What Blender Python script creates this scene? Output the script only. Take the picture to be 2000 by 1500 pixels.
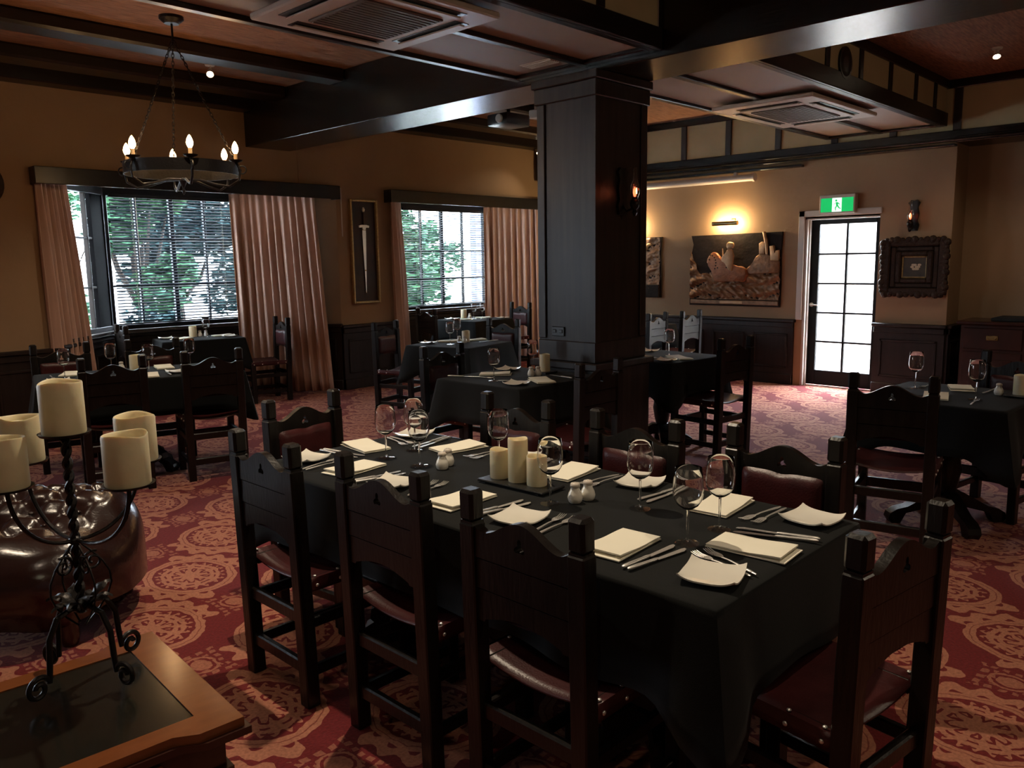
import bpy, bmesh, math, random
from math import sin, cos, pi, radians, sqrt, exp, atan2
from mathutils import Vector, Matrix

S = bpy.context.scene
for o in list(bpy.data.objects):
    bpy.data.objects.remove(o)
C = S.collection
random.seed(7)

# ------------------------------------------------------------------ camera
F, PITCH, YAW, ROLL, CAMZ = 1582.0, radians(8.6), radians(43.9), radians(0.85), 1.55
fw = Vector((cos(PITCH) * cos(YAW), cos(PITCH) * sin(YAW), -sin(PITCH)))
rt = Vector((sin(YAW), -cos(YAW), 0))
dn = fw.cross(rt)
rt, dn = cos(ROLL) * rt + sin(ROLL) * dn, -sin(ROLL) * rt + cos(ROLL) * dn
cam = bpy.data.cameras.new('camera')
cam.sensor_width = 36
cam.lens = 36 * F / 2000
cam.clip_start = 0.05
co = bpy.data.objects.new('camera', cam)
up = -dn
co.matrix_world = Matrix(((rt.x, up.x, -fw.x, 0), (rt.y, up.y, -fw.y, 0), (rt.z, up.z, -fw.z, CAMZ), (0, 0, 0, 1)))
C.objects.link(co)
S.camera = co

# ------------------------------------------------------------------ world, exposure
vs = S.view_settings
S.display_settings.display_device = 'sRGB'
vs.view_transform = 'Standard'
vs.look = 'None'
vs.gamma = 1
vs.use_curve_mapping = False
vs.exposure = 0.0
SKY = 19.0
w = bpy.data.worlds.new('overcast_sky')
S.world = w
w.use_nodes = True
bg = w.node_tree.nodes['Background']
bg.inputs['Color'].default_value = (0.76, 0.88, 1.0, 1)
# hazy overcast sky, brighter on the sun's side (beyond the glazed door)
wt = w.node_tree
gn = wt.nodes.new('ShaderNodeNewGeometry')
vd = wt.nodes.new('ShaderNodeVectorMath')
vd.operation = 'DOT_PRODUCT'
vd.inputs[1].default_value = Vector((-.80, .12, -.58)).normalized()
wt.links.new(gn.outputs['Incoming'], vd.inputs[0])
mr = wt.nodes.new('ShaderNodeMapRange')
mr.interpolation_type = 'SMOOTHSTEP'
mr.inputs['From Min'].default_value = .35
mr.inputs['From Max'].default_value = 1.0
mr.inputs['To Min'].default_value = SKY
mr.inputs['To Max'].default_value = SKY * 5.5
wt.links.new(vd.outputs['Value'], mr.inputs['Value'])
wt.links.new(mr.outputs['Result'], bg.inputs['Strength'])


def portal(name, loc, rot, sx, sy):
    l = bpy.data.lights.new(name, 'AREA')
    l.shape = 'RECTANGLE'
    l.size, l.size_y = sx, sy
    l.cycles.is_portal = True
    o = bpy.data.objects.new(name, l)
    o.location = loc
    o.rotation_euler = rot
    C.objects.link(o)


portal('window_portal', (4.15, 9.42, 1.62), (radians(-90), 0, 0), 1.75, 1.6)
portal('window_portal', (8.25, 9.42, 1.6), (radians(-90), 0, 0), 1.85, 1.6)
portal('window_portal', (-1.45, 8.60, 1.62), (radians(-90), 0, 0), 1.5, 1.5)
portal('door_portal', (9.75, 3.77, 1.0), (0, radians(90), 0), 1.9, 0.85)


def lamp(name, loc, power, col=(1, 0.60, 0.30), r=0.03, spot=None, aim=None, blend=0.6):
    l = bpy.data.lights.new(name, 'SPOT' if spot else 'POINT')
    l.energy = power
    l.color = col
    l.shadow_soft_size = r
    o = bpy.data.objects.new(name, l)
    o.location = loc
    if spot:
        l.spot_size = radians(spot)
        l.spot_blend = blend
        d = (Vector(aim) - Vector(loc)).normalized()
        o.rotation_euler = d.to_track_quat('-Z', 'Y').to_euler()
    C.objects.link(o)
    return o


WARM = (1, 0.82, 0.60)
# ceiling downlights; most are unseen, added above the frame to light tables and aisles
lamp('downlight_lamp', (1.95, 2.55, 3.28), 200, WARM, 0.03, 95, (2.0, 2.3, 0))
lamp('downlight_lamp', (2.2, 0.3, 3.28), 50, WARM, 0.03, 110, (2.0, 0.6, 0))
lamp('downlight_lamp', (0.2, 2.6, 3.28), 20, WARM, 0.03, 120, (0.3, 2.8, 0))
lamp('downlight_lamp', (0.6, 5.4, 3.28), 60, WARM, 0.03, 120, (1.0, 5.6, 0))
lamp('downlight_lamp', (2.3, 5.0, 3.28), 85, WARM, 0.03, 110, (2.4, 5.4, 0))
lamp('downlight_lamp', (-1.0, -0.5, 3.28), 30, WARM, 0.03, 130, (-0.6, 0.0, 0))
lamp('downlight_lamp', (8.1, 1.9, 3.22), 26, WARM, 0.03, 110, (8.6, 2.3, 0))
lamp('downlight_lamp', (5.3, 1.2, 3.28), 28, WARM, 0.03, 110, (5.3, 1.2, 0))
lamp('downlight_lamp', (3.45, 7.1, 3.12), 45, WARM, 0.03, 110, (3.0, 7.0, 0.6))
lamp('downlight_lamp', (6.6, 5.6, 3.2), 18, WARM, 0.03, 120, (6.6, 6.2, 0))
lamp('added_fascia_lamp', (4.6, -1.3, 2.35), 30, WARM, 0.12)  # unseen lamp added to brighten the fascia panels that face it
lamp('downlight_lamp', (9.0, 7.9, 3.1), 10, WARM, 0.03, 110, (8.0, 8.2, 0.8))


# ------------------------------------------------------------------ helpers
class B:
    def __init__(s):
        s.bm = bmesh.new()

    def box(s, x0, x1, y0, y1, z0, z1, bev=0, M=None, seg=1):
        vs_ = bmesh.ops.create_cube(s.bm, size=1)['verts']
        for v in vs_:
            v.co = Vector((x0 + (v.co.x + .5) * (x1 - x0), y0 + (v.co.y + .5) * (y1 - y0), z0 + (v.co.z + .5) * (z1 - z0)))
            if M is not None:
                v.co = M @ v.co
        if bev:
            es = list({e for v in vs_ for e in v.link_edges})
            bmesh.ops.bevel(s.bm, geom=es, offset=bev, segments=seg, affect='EDGES', profile=0.5, clamp_overlap=True)
        return s

    def tube(s, pts, r, seg=8, closed=False, cap=True):
        pts = [Vector(p) for p in pts]
        n = len(pts)
        rs = r if isinstance(r, (list, tuple)) else [r] * n
        rings = []
        nrm = None
        for i, p in enumerate(pts):
            if closed:
                t = (pts[(i + 1) % n] - pts[i - 1]).normalized()
            else:
                t = (pts[min(i + 1, n - 1)] - pts[max(i - 1, 0)]).normalized()
            if nrm is None:
                a = Vector((0, 0, 1)) if abs(t.z) < .9 else Vector((1, 0, 0))
                nrm = t.cross(a).normalized()
            nrm = (nrm - t * nrm.dot(t)).normalized()
            b = t.cross(nrm)
            rings.append([s.bm.verts.new(p + (nrm * cos(2 * pi * k / seg) + b * sin(2 * pi * k / seg)) * rs[i]) for k in range(seg)])
        for i in range(n if closed else n - 1):
            A, D = rings[i], rings[(i + 1) % n]
            for k in range(seg):
                s.bm.faces.new((A[k], A[(k + 1) % seg], D[(k + 1) % seg], D[k]))
        if cap and not closed:
            s.bm.faces.new(rings[0])
            s.bm.faces.new(rings[-1])
        return s

    def lathe(s, prof, seg=20, M=None, wav=None):
        rings = []
        for r, z in prof:
            if r < 1e-6:
                co_ = Vector((0, 0, z))
                rings.append([s.bm.verts.new(M @ co_ if M is not None else co_)])
            else:
                R = []
                for k in range(seg):
                    a = 2 * pi * k / seg
                    zz = z + (wav(a, r, z) if wav else 0)
                    co_ = Vector((r * cos(a), r * sin(a), zz))
                    R.append(s.bm.verts.new(M @ co_ if M is not None else co_))
                rings.append(R)
        for A, D in zip(rings, rings[1:]):
            if len(A) == 1 and len(D) == 1:
                continue
            for k in range(seg):
                k2 = (k + 1) % seg
                if len(A) == 1:
                    s.bm.faces.new((A[0], D[k2], D[k]))
                elif len(D) == 1:
                    s.bm.faces.new((A[k], A[k2], D[0]))
                else:
                    s.bm.faces.new((A[k], A[k2], D[k2], D[k]))
        if len(rings[0]) > 1 and prof[0] != prof[-1]:
            s.bm.faces.new(rings[0][::-1])
        if len(rings[-1]) > 1 and prof[0] != prof[-1]:
            s.bm.faces.new(rings[-1])
        return s

    def prism(s, poly, h0, h1, M=None, holes=()):
        """polygon in local XY extruded from z=h0 to z=h1, with holes"""
        def mk(pp, h):
            return [s.bm.verts.new((M @ Vector((x, y, h))) if M is not None else Vector((x, y, h))) for x, y in pp]
        loops = [list(poly)] + [list(h) for h in holes]
        lo = [mk(l, h0) for l in loops]
        hi = [mk(l, h1) for l in loops]
        for L in (lo, hi):
            if len(loops) == 1:
                s.bm.faces.new(L[0])
            else:
                es = []
                for l in L:
                    for a, b in zip(l, l[1:] + l[:1]):
                        es.append(s.bm.edges.new((a, b)))
                bmesh.ops.triangle_fill(s.bm, edges=es, use_beauty=True)
        for A, D in zip(lo, hi):
            n = len(A)
            for k in range(n):
                s.bm.faces.new((A[k], A[(k + 1) % n], D[(k + 1) % n], D[k]))
        return s

    def grid(s, fn, nu, nv, wrapu=False):
        V = [[s.bm.verts.new(fn(i / nu, j / nv)) for j in range(nv + 1)] for i in range(nu if wrapu else nu + 1)]
        n = len(V)
        for i in range(nu):
            for j in range(nv):
                s.bm.faces.new((V[i][j], V[(i + 1) % n][j], V[(i + 1) % n][j + 1], V[i][j + 1]))
        return s

    def ball(s, c, r, seg=10, sc=(1, 1, 1)):
        M = Matrix.Translation(c) @ Matrix.Diagonal((sc[0], sc[1], sc[2], 1))
        bmesh.ops.create_uvsphere(s.bm, u_segments=seg, v_segments=max(6, seg // 2 + 1), radius=r, matrix=M)
        return s

    def build(s, name, mat, parent=None, smooth=40, loc=None, rotz=0):
        bmesh.ops.recalc_face_normals(s.bm, faces=s.bm.faces)
        me = bpy.data.meshes.new(name)
        s.bm.to_mesh(me)
        s.bm.free()
        if mat is not None:
            me.materials.append(mat)
        if smooth:
            me.polygons.foreach_set('use_smooth', [True] * len(me.polygons))
            me.set_sharp_from_angle(angle=radians(smooth))
        o = bpy.data.objects.new(name, me)
        C.objects.link(o)
        if parent is not None:
            o.parent = parent
        if loc is not None:
            o.location = loc
        o.rotation_euler.z = rotz
        return o


def thing(name, label, cat, loc=(0, 0, 0), rotz=0, group=None):
    o = bpy.data.objects.new(name, None)
    o.empty_display_size = .1
    C.objects.link(o)
    o.location = loc
    o.rotation_euler.z = rotz
    return tag(o, label, cat, group)


def tag(o, label, cat, group=None):
    o['label'] = label
    o['category'] = cat
    if group:
        o['group'] = group
    return o


def struct(o):
    o['kind'] = 'structure'
    return o


def dup(root, loc, rotz, label, group=None):
    r = root.copy()
    C.objects.link(r)
    r.location = loc
    r.rotation_euler = (0, 0, rotz)
    r['label'] = label
    if group:
        r['group'] = group
    for ch in root.children:
        c = ch.copy()
        C.objects.link(c)
        c.parent = r
        for g in ch.children:
            d = g.copy()
            C.objects.link(d)
            d.parent = c
    return r


def share(o, parent, loc, rot=(0, 0, 0)):
    """another piece with the same mesh"""
    c = o.copy()
    C.objects.link(c)
    c.parent = parent
    c.location = loc
    c.rotation_euler = rot
    return c


# ------------------------------------------------------------------ materials
def mat(name, col, rough=.5, metal=0, spec=.5, noise=0, nscale=8, bump=0, bscale=60, coat=0, stretch=None, col2=None, sss=0, trans=0, emit=None, estr=0, sheen=0):
    m = bpy.data.materials.new(name)
    m.use_nodes = True
    nt = m.node_tree
    b = nt.nodes['Principled BSDF']
    b.inputs['Base Color'].default_value = (*col, 1)
    b.inputs['Roughness'].default_value = rough
    b.inputs['Metallic'].default_value = metal
    b.inputs['Specular IOR Level'].default_value = spec
    b.inputs['Coat Weight'].default_value = coat
    b.inputs['Coat Roughness'].default_value = .15
    if sheen:
        b.inputs['Sheen Weight'].default_value = sheen
    if sss:
        b.inputs['Subsurface Weight'].default_value = sss
        b.inputs['Subsurface Radius'].default_value = (.02, .012, .006)
        b.inputs['Subsurface Scale'].default_value = .5
    if trans:
        b.inputs['Transmission Weight'].default_value = trans
        b.inputs['IOR'].default_value = 1.45
    if emit:
        b.inputs['Emission Color'].default_value = (*emit, 1)
        b.inputs['Emission Strength'].default_value = estr
    if noise or bump:
        tc = nt.nodes.new('ShaderNodeTexCoord')
        mp = nt.nodes.new('ShaderNodeMapping')
        nt.links.new(tc.outputs['Object'], mp.inputs['Vector'])
        if stretch:
            mp.inputs['Scale'].default_value = stretch
        if noise:
            n = nt.nodes.new('ShaderNodeTexNoise')
            n.inputs['Scale'].default_value = nscale
            n.inputs['Detail'].default_value = 4
            nt.links.new(mp.outputs['Vector'], n.inputs['Vector'])
            mx = nt.nodes.new('ShaderNodeMix')
            mx.data_type = 'RGBA'
            c2 = col2 if col2 else tuple(c * (1 - noise) for c in col)
            mx.inputs['A'].default_value = (*col, 1)
            mx.inputs['B'].default_value = (*c2, 1)
            rp = nt.nodes.new('ShaderNodeValToRGB')
            rp.color_ramp.elements[0].position = .35
            rp.color_ramp.elements[1].position = .65
            nt.links.new(n.outputs['Fac'], rp.inputs['Fac'])
            nt.links.new(rp.outputs['Color'], mx.inputs['Factor'])
            nt.links.new(mx.outputs['Result'], b.inputs['Base Color'])
        if bump:
            n2 = nt.nodes.new('ShaderNodeTexNoise')
            n2.inputs['Scale'].default_value = bscale
            n2.inputs['Detail'].default_value = 3
            nt.links.new(mp.outputs['Vector'], n2.inputs['Vector'])
            bp = nt.nodes.new('ShaderNodeBump')
            bp.inputs['Strength'].default_value = bump
            bp.inputs['Distance'].default_value = .01
            nt.links.new(n2.outputs['Fac'], bp.inputs['Height'])
            nt.links.new(bp.outputs['Normal'], b.inputs['Normal'])
    return m


M = {}
M['plaster'] = mat('cream_plaster', (.335, .212, .115), .75, noise=.12, nscale=1.5, bump=.15, bscale=25)
M['cream_panel'] = mat('cream_frieze_panel', (.50, .40, .22), .7, noise=.1, nscale=3)
M['white_ceiling'] = mat('soffit_paint', (.42, .34, .28), .55)
M['thatch'] = mat('woven_ceiling', (.30, .135, .065), .85, noise=.45, nscale=22, bump=.8, bscale=50, stretch=(.35, 3, 3))
M['beam'] = mat('dark_painted_timber', (.016, .013, .011), .27, noise=.3, nscale=5, bump=.06, bscale=15, stretch=(3, .3, 3))
M['beamx'] = mat('dark_stained_timber', (.016, .011, .009), .34, noise=.3, nscale=5, bump=.1, bscale=15, stretch=(.3, 3, 3))
M['panel'] = mat('panel_wood', (.036, .024, .019), .42, noise=.45, nscale=6, bump=.08, bscale=12, stretch=(4, 4, .3))
M['dado'] = mat('dado_wood', (.022, .0115, .0085), .45, spec=.35, noise=.45, nscale=6, bump=.08, bscale=12, stretch=(4, 4, .3))
M['wood'] = mat('chair_wood', (.0095, .0065, .005), .33, spec=.38, noise=.5, nscale=9, bump=.12, bscale=30, stretch=(3, 3, .6))
M['worn'] = mat('worn_chair_edge', (.16, .10, .055), .5)
M['leather'] = mat('oxblood_leather', (.055, .0105, .011), .36, noise=.35, nscale=10, bump=.12, bscale=160)
M['sofa'] = mat('burgundy_leather', (.022, .0085, .007), .22, noise=.3, nscale=6, bump=.10, bscale=90, coat=.2)
M['cloth'] = mat('black_linen', (.0042, .0050, .0049), .85, spec=.2, noise=.2, nscale=300, bump=.15, bscale=500, sheen=.05)
M['curtain'] = mat('dusty_pink_curtain', (.53, .335, .255), .7, noise=.12, nscale=30, stretch=(1, 1, .1), sheen=.2)
M['napkin'] = mat('cream_napkin', (.86, .82, .68), .8, bump=.1, bscale=300)
M['china'] = mat('white_china', (.82, .79, .70), .16, coat=.3)
M['wax'] = mat('ivory_wax', (.72, .63, .41), .5, noise=.08, nscale=20, sss=.35, bump=.1, bscale=40)
M['slate'] = mat('black_slate', (.010, .010, .010), .35, bump=.2, bscale=90)
M['glass'] = mat('clear_glass', (1, 1, 1), .0, trans=1)
M['steel'] = mat('polished_steel', (.80, .78, .74), .36, .8)
M['brass'] = mat('aged_brass', (.42, .30, .13), .35, 1, noise=.3, nscale=30)
M['iron'] = mat('wrought_iron', (.016, .013, .012), .4, .6, bump=.2, bscale=60)
M['gilt'] = mat('gilt_frame', (.50, .36, .17), .4, .45, noise=.3, nscale=40, bump=.2, bscale=90)
M['mahogany'] = mat('mahogany', (.20, .060, .018), .2, noise=.14, nscale=9, stretch=(1.5, 4, 4), coat=.5)
M['mahogany_dark'] = mat('dark_mahogany', (.045, .013, .008), .3, noise=.4, nscale=6, coat=.3)
M['tooled'] = mat('dark_leather_inset', (.012, .011, .008), .18, coat=.5)
M['white_plastic'] = mat('white_plastic', (.62, .55, .47), .4)
M['white_gloss'] = mat('white_gloss_paint', (.55, .50, .44), .35)
M['black_plastic'] = mat('black_plastic', (.012, .012, .013), .3)
M['black_paint'] = mat('black_window_paint', (.004, .0045, .006), .5, spec=.25)
M['blind'] = mat('dark_blind_slat', (.014, .026, .045), .4)
M['red_mat'] = mat('maroon_mount', (.030, .007, .008), .5, noise=.5, nscale=6)
M['grey_grille'] = mat('grey_grille', (.13, .115, .10), .5)
M['bronze'] = mat('beaten_copper', (.27, .135, .062), .45, .3, noise=.45, nscale=16, bump=.7, bscale=28)
M['bronze_light'] = mat('bright_copper', (.50, .30, .15), .4, .3, noise=.2, nscale=20, bump=.3, bscale=60)
M['bronze_dark'] = mat('dark_copper', (.022, .014, .011), .75, .0, spec=.2, noise=.3, nscale=12, bump=.3, bscale=30)
M['bronze_red'] = mat('red_copper', (.30, .105, .038), .42, .3, noise=.3, nscale=20, bump=.5, bscale=40)
M['carved'] = mat('carved_dark_frame', (.036, .018, .010), .6, .0, spec=.25, noise=.4, nscale=30, bump=.9, bscale=45)
M['canvas'] = mat('dark_canvas', (.05, .035, .02), .5, noise=.5, nscale=10)
M['petal'] = mat('pale_paint', (.50, .42, .30), .5)
M['green'] = mat('exit_green', (.0, .30, .07), .4, emit=(0, .55, .12), estr=.9)
M['exit_white'] = mat('exit_white', (.8, .9, .85), .4, emit=(.75, 1, .85), estr=1.1)
M['bulb'] = mat('hot_bulb', (1, .8, .5), .3, emit=(1, .62, .27), estr=40)
M['red_bulb'] = mat('red_flicker_bulb', (1, .15, .05), .3, emit=(1, .14, .05), estr=3.5)
M['red_filament'] = mat('glowing_filament', (1, .4, .2), .3, emit=(1, .42, .2), estr=14)
M['spot_lens'] = mat('lit_lens', (1, .9, .7), .3, emit=(1, .86, .62), estr=22)
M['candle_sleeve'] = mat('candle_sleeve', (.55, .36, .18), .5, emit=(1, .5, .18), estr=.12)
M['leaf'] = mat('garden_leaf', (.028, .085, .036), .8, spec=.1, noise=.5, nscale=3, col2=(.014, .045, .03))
M['leaf_dark'] = mat('dark_leaf', (.007, .024, .024), .8, spec=.1, noise=.5, nscale=3, col2=(.006, .016, .02))  # darker, bluer leaf colour used for some of the trees
M['bark'] = mat('bark', (.02, .016, .014), .9, spec=.1)
M['post_paint'] = mat('matt_black_post', (.0015, .0018, .0025), .8, spec=.05)
M['paving'] = mat('pale_paving', (.50, .50, .48), .8, noise=.2, nscale=3)
M['white_wall'] = mat('white_render', (.80, .80, .80), .8)
M['blue_post'] = mat('blue_paint', (.12, .17, .36), .5)
M['felt'] = mat('black_runner', (.008, .008, .007), .9)

# window glass: clear pane that lets light through, with a fresnel reflection
g = bpy.data.materials.new('window_glass')
g.use_nodes = True
nt = g.node_tree
nt.nodes.remove(nt.nodes['Principled BSDF'])
tr = nt.nodes.new('ShaderNodeBsdfTransparent')
gl = nt.nodes.new('ShaderNodeBsdfGlossy')
gl.inputs['Roughness'].default_value = .03
lw = nt.nodes.new('ShaderNodeLayerWeight')
pw = nt.nodes.new('ShaderNodeMath')
pw.operation = 'POWER'
pw.inputs[1].default_value = 5
nt.links.new(lw.outputs['Facing'], pw.inputs[0])
fr = nt.nodes.new('ShaderNodeMath')
fr.operation = 'MULTIPLY_ADD'
fr.inputs[1].default_value = .5
fr.inputs[2].default_value = .03
nt.links.new(pw.outputs[0], fr.inputs[0])
mx = nt.nodes.new('ShaderNodeMixShader')
nt.links.new(fr.outputs[0], mx.inputs[0])
nt.links.new(tr.outputs[0], mx.inputs[1])
nt.links.new(gl.outputs[0], mx.inputs[2])
nt.links.new(mx.outputs[0], nt.nodes['Material Output'].inputs[0])
M['pane'] = g


g2 = g.copy()
g2.name = 'thin_glass'
for n_ in g2.node_tree.nodes:
    if n_.type == 'MATH' and n_.operation == 'MULTIPLY_ADD':
        n_.inputs[1].default_value = .8
        n_.inputs[2].default_value = .10
M['thin_glass'] = g2


def carpet_material():
    m = bpy.data.materials.new('damask_carpet')
    m.use_nodes = True
    nt = m.node_tree
    b = nt.nodes['Principled BSDF']
    b.inputs['Roughness'].default_value = .95
    b.inputs['Specular IOR Level'].default_value = .15
    b.inputs['Sheen Weight'].default_value = .08
    b.inputs['Sheen Roughness'].default_value = .5
    N, L = nt.nodes, nt.links

    def val(x):
        return x

    def op(o, a, b_=None, c=None):
        n = N.new('ShaderNodeMath')
        n.operation = o
        for i, x in enumerate((a, b_, c)):
            if x is None:
                continue
            if isinstance(x, (int, float)):
                n.inputs[i].default_value = x
            else:
                L.new(x, n.inputs[i])
        return n.outputs[0]

    tc = N.new('ShaderNodeTexCoord')
    nz = N.new('ShaderNodeTexNoise')
    nz.inputs['Scale'].default_value = 14
    nz.inputs['Detail'].default_value = 2
    L.new(tc.outputs['Object'], nz.inputs['Vector'])
    vm = N.new('ShaderNodeVectorMath')
    vm.operation = 'MULTIPLY_ADD'
    L.new(nz.outputs['Color'], vm.inputs[0])
    vm.inputs[1].default_value = (.035, .035, 0)
    L.new(tc.outputs['Object'], vm.inputs[2])
    sp = N.new('ShaderNodeSeparateXYZ')
    L.new(vm.outputs[0], sp.inputs[0])
    PX, PY = .78, .94
    ox, oy = 1.70, 3.92

    def lattice(sx, sy):
        u = op('SUBTRACT', sp.outputs[0], ox + sx)
        v = op('SUBTRACT', sp.outputs[1], oy + sy)
        du = op('SUBTRACT', u, op('MULTIPLY', op('ROUND', op('DIVIDE', u, PX)), PX))
        dv = op('SUBTRACT', v, op('MULTIPLY', op('ROUND', op('DIVIDE', v, PY)), PY))
        r = op('SQRT', op('ADD', op('POWER', op('DIVIDE', du, .20), 2), op('POWER', op('DIVIDE', dv, .245), 2)))
        th = op('ARCTAN2', dv, du)
        return du, dv, r, th

    def band(x, lo, hi):
        return op('MULTIPLY', op('GREATER_THAN', x, lo), op('LESS_THAN', x, hi))

    A = lattice(0, 0)
    D = lattice(PX / 2, PY / 2)
    sel = op('LESS_THAN', A[2], D[2])

    def pick(i):
        n = N.new('ShaderNodeMix')
        n.data_type = 'FLOAT'
        L.new(sel, n.inputs[0])
        L.new(D[i], n.inputs[2])
        L.new(A[i], n.inputs[3])
        return n.outputs[0]

    du, dv, r, th = [pick(i) for i in range(4)]
    pet8 = op('MULTIPLY', op('COSINE', op('MULTIPLY', th, 8)), .09)
    pet20 = op('MULTIPLY', op('COSINE', op('MULTIPLY', th, 22)), .07)
    rosette = op('LESS_THAN', op('ADD', r, pet8), .30)
    veins = op('GREATER_THAN', op('SINE', op('MULTIPLY', r, 42)), -.55)
    leaves = band(op('ADD', r, pet20), .36, .74)
    leaves = op('MULTIPLY', leaves, op('MAXIMUM', veins, op('GREATER_THAN', op('COSINE', op('MULTIPLY', th, 11)), .1)))
    ring = band(r, .86, 1.06)
    ringl = band(r, .955, .975)
    ring = op('SUBTRACT', ring, op('MULTIPLY', ringl, .7))
    lobes = op('MULTIPLY', band(op('ADD', r, op('MULTIPLY', op('COSINE', op('MULTIPLY', th, 16)), .09)), 1.06, 1.34),
               op('GREATER_THAN', op('ABSOLUTE', op('COSINE', op('SUBTRACT', th, .6))), .62))
    chain = op('MULTIPLY', band(r, 1.50, 1.60), op('GREATER_THAN', op('SINE', op('MULTIPLY', th, 46)), -.2))
    chain2 = op('MULTIPLY', band(r, 1.66, 1.71), op('GREATER_THAN', op('SINE', op('MULTIPLY', th, 60)), -.3))
    tot = op('MAXIMUM', rosette, op('MAXIMUM', leaves, op('MAXIMUM', ring, lobes)))
    tot2 = op('MAXIMUM', tot, op('MULTIPLY', op('MAXIMUM', chain, chain2), .6))
    # small ovals between four medallions
    E1 = lattice(PX / 2, 0)
    E2 = lattice(0, PY / 2)
    small = op('LESS_THAN', op('MINIMUM', E1[2], E2[2]), .20)
    smring = band(op('MINIMUM', E1[2], E2[2]), .26, .31)
    tot3 = op('MAXIMUM', tot2, op('MULTIPLY', op('MAXIMUM', small, smring), .75))
    fz = N.new('ShaderNodeTexNoise')
    fz.inputs['Scale'].default_value = 90
    fz.inputs['Detail'].default_value = 2
    L.new(tc.outputs['Object'], fz.inputs['Vector'])
    rp = N.new('ShaderNodeMapRange')
    rp.inputs[1].default_value = .3
    rp.inputs[2].default_value = .7
    rp.inputs[3].default_value = .72
    rp.inputs[4].default_value = 1.1
    L.new(fz.outputs['Fac'], rp.inputs[0])
    mx = N.new('ShaderNodeMix')
    mx.data_type = 'RGBA'
    L.new(tot3, mx.inputs['Factor'])
    mx.inputs['A'].default_value = (.155, .016, .017, 1)
    mx.inputs['B'].default_value = (.41, .160, .098, 1)
    mu = N.new('ShaderNodeMix')
    mu.data_type = 'RGBA'
    mu.blend_type = 'MULTIPLY'
    mu.inputs['Factor'].default_value = 1
    L.new(mx.outputs['Result'], mu.inputs['A'])
    L.new(rp.outputs[0], mu.inputs['B'])
    L.new(mu.outputs['Result'], b.inputs['Base Color'])
    bp = N.new('ShaderNodeBump')
    bp.inputs['Strength'].default_value = .4
    bp.inputs['Distance'].default_value = .004
    L.new(fz.outputs['Fac'], bp.inputs['Height'])
    L.new(bp.outputs['Normal'], b.inputs['Normal'])
    return m


M['carpet'] = carpet_material()

# ================================================================== ROOM
WY, WX, CZ, DZ = 8.42, 9.50, 3.33, 0.80        # window wall, door wall, ceiling, dado height


def B1(x0, x1, y0, y1, z0, z1, bev=0):
    return B().box(x0, x1, y0, y1, z0, z1, bev)


struct(B1(-3.6, 10.1, -3.6, 9.5, -.1, 0).build('floor', M['carpet'], smooth=0))
struct(B1(-3.6, 10.1, -3.6, 8.6, CZ, CZ + .1).build('ceiling', M['thatch'], smooth=0))
struct(B1(-3.7, -3.6, -3.6, 8.6, 0, CZ).build('wall_rear', M['plaster'], smooth=0))
struct(B1(-3.6, 10.1, -3.7, -3.6, 0, CZ).build('wall_front', M['plaster'], smooth=0))

# ---- window wall with two splayed bays
wl = B()
wl.box(-3.6, -2.2, WY, WY + .12, 0, CZ)
wl.box(-2.2, -.7, WY, WY + .12, 0, .85)
wl.box(-2.2, -.7, WY, WY + .12, 2.38, CZ)
wl.box(-.7, 2.55, WY, WY + .12, 0, CZ)
wl.box(2.55, 5.74, WY, WY + .12, 2.44, CZ)
wl.box(5.74, 6.60, WY, WY + .12, 0, CZ)
wl.box(6.60, 9.44, WY, WY + .12, 2.44, CZ)
wl.box(9.44, WX + .2, WY, WY + .12, 0, CZ)
wall_left = struct(wl.build('wall_left', M['plaster'], smooth=0))
BAYS = [(2.55, 5.74, 3.38, 4.95), (6.60, 9.44, 7.36, 9.10)]
WB = 9.30
SILL, HEAD = .87, 2.36


def slab2d(bb, p, q, th, z0, z1, bev=0):
    """upright slab between two plan points, thickness to the left of p->q"""
    p, q = Vector(p), Vector(q)
    d = (q - p)
    L = d.length
    d.normalize()
    n = Vector((-d.y, d.x))
    Mx = Matrix(((d.x, n.x, 0, p.x), (d.y, n.y, 0, p.y), (0, 0, 1, 0), (0, 0, 0, 1)))
    bb.box(0, L, 0, th, z0, z1, bev, Mx)
    return Mx, L


for i, (a, b, c, d) in enumerate(BAYS):
    # low walls under the glass and head above it
    for p, q in (((a, WY), (c, WB)), ((c, WB), (d, WB)), ((d, WB), (b, WY))):
        for z0, z1 in ((0, SILL - .03), (HEAD + .04, 2.6)):
            bay = B()
            slab2d(bay, p, q, .12, z0, z1)
            struct(bay.build('wall_bay', M['plaster'], smooth=0))
    if i == 0:
        bay = B()
        slab2d(bay, (d, WB), (b, WY), .12, SILL - .03, HEAD + .04)
        struct(bay.build('wall_bay', M['plaster'], smooth=0))
    struct(B().prism([(a, WY + .12), (c, WB), (d, WB), (b, WY + .12)], 2.46, 2.56).build('ceiling_bay', M['plaster'], smooth=0))

tn = [0]


def trim(bb, m, smooth=0, name=None):
    tn[0] += 1
    return struct(bb.build(name or 'trim_%d' % tn[0], M[m], smooth=smooth))


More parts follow.
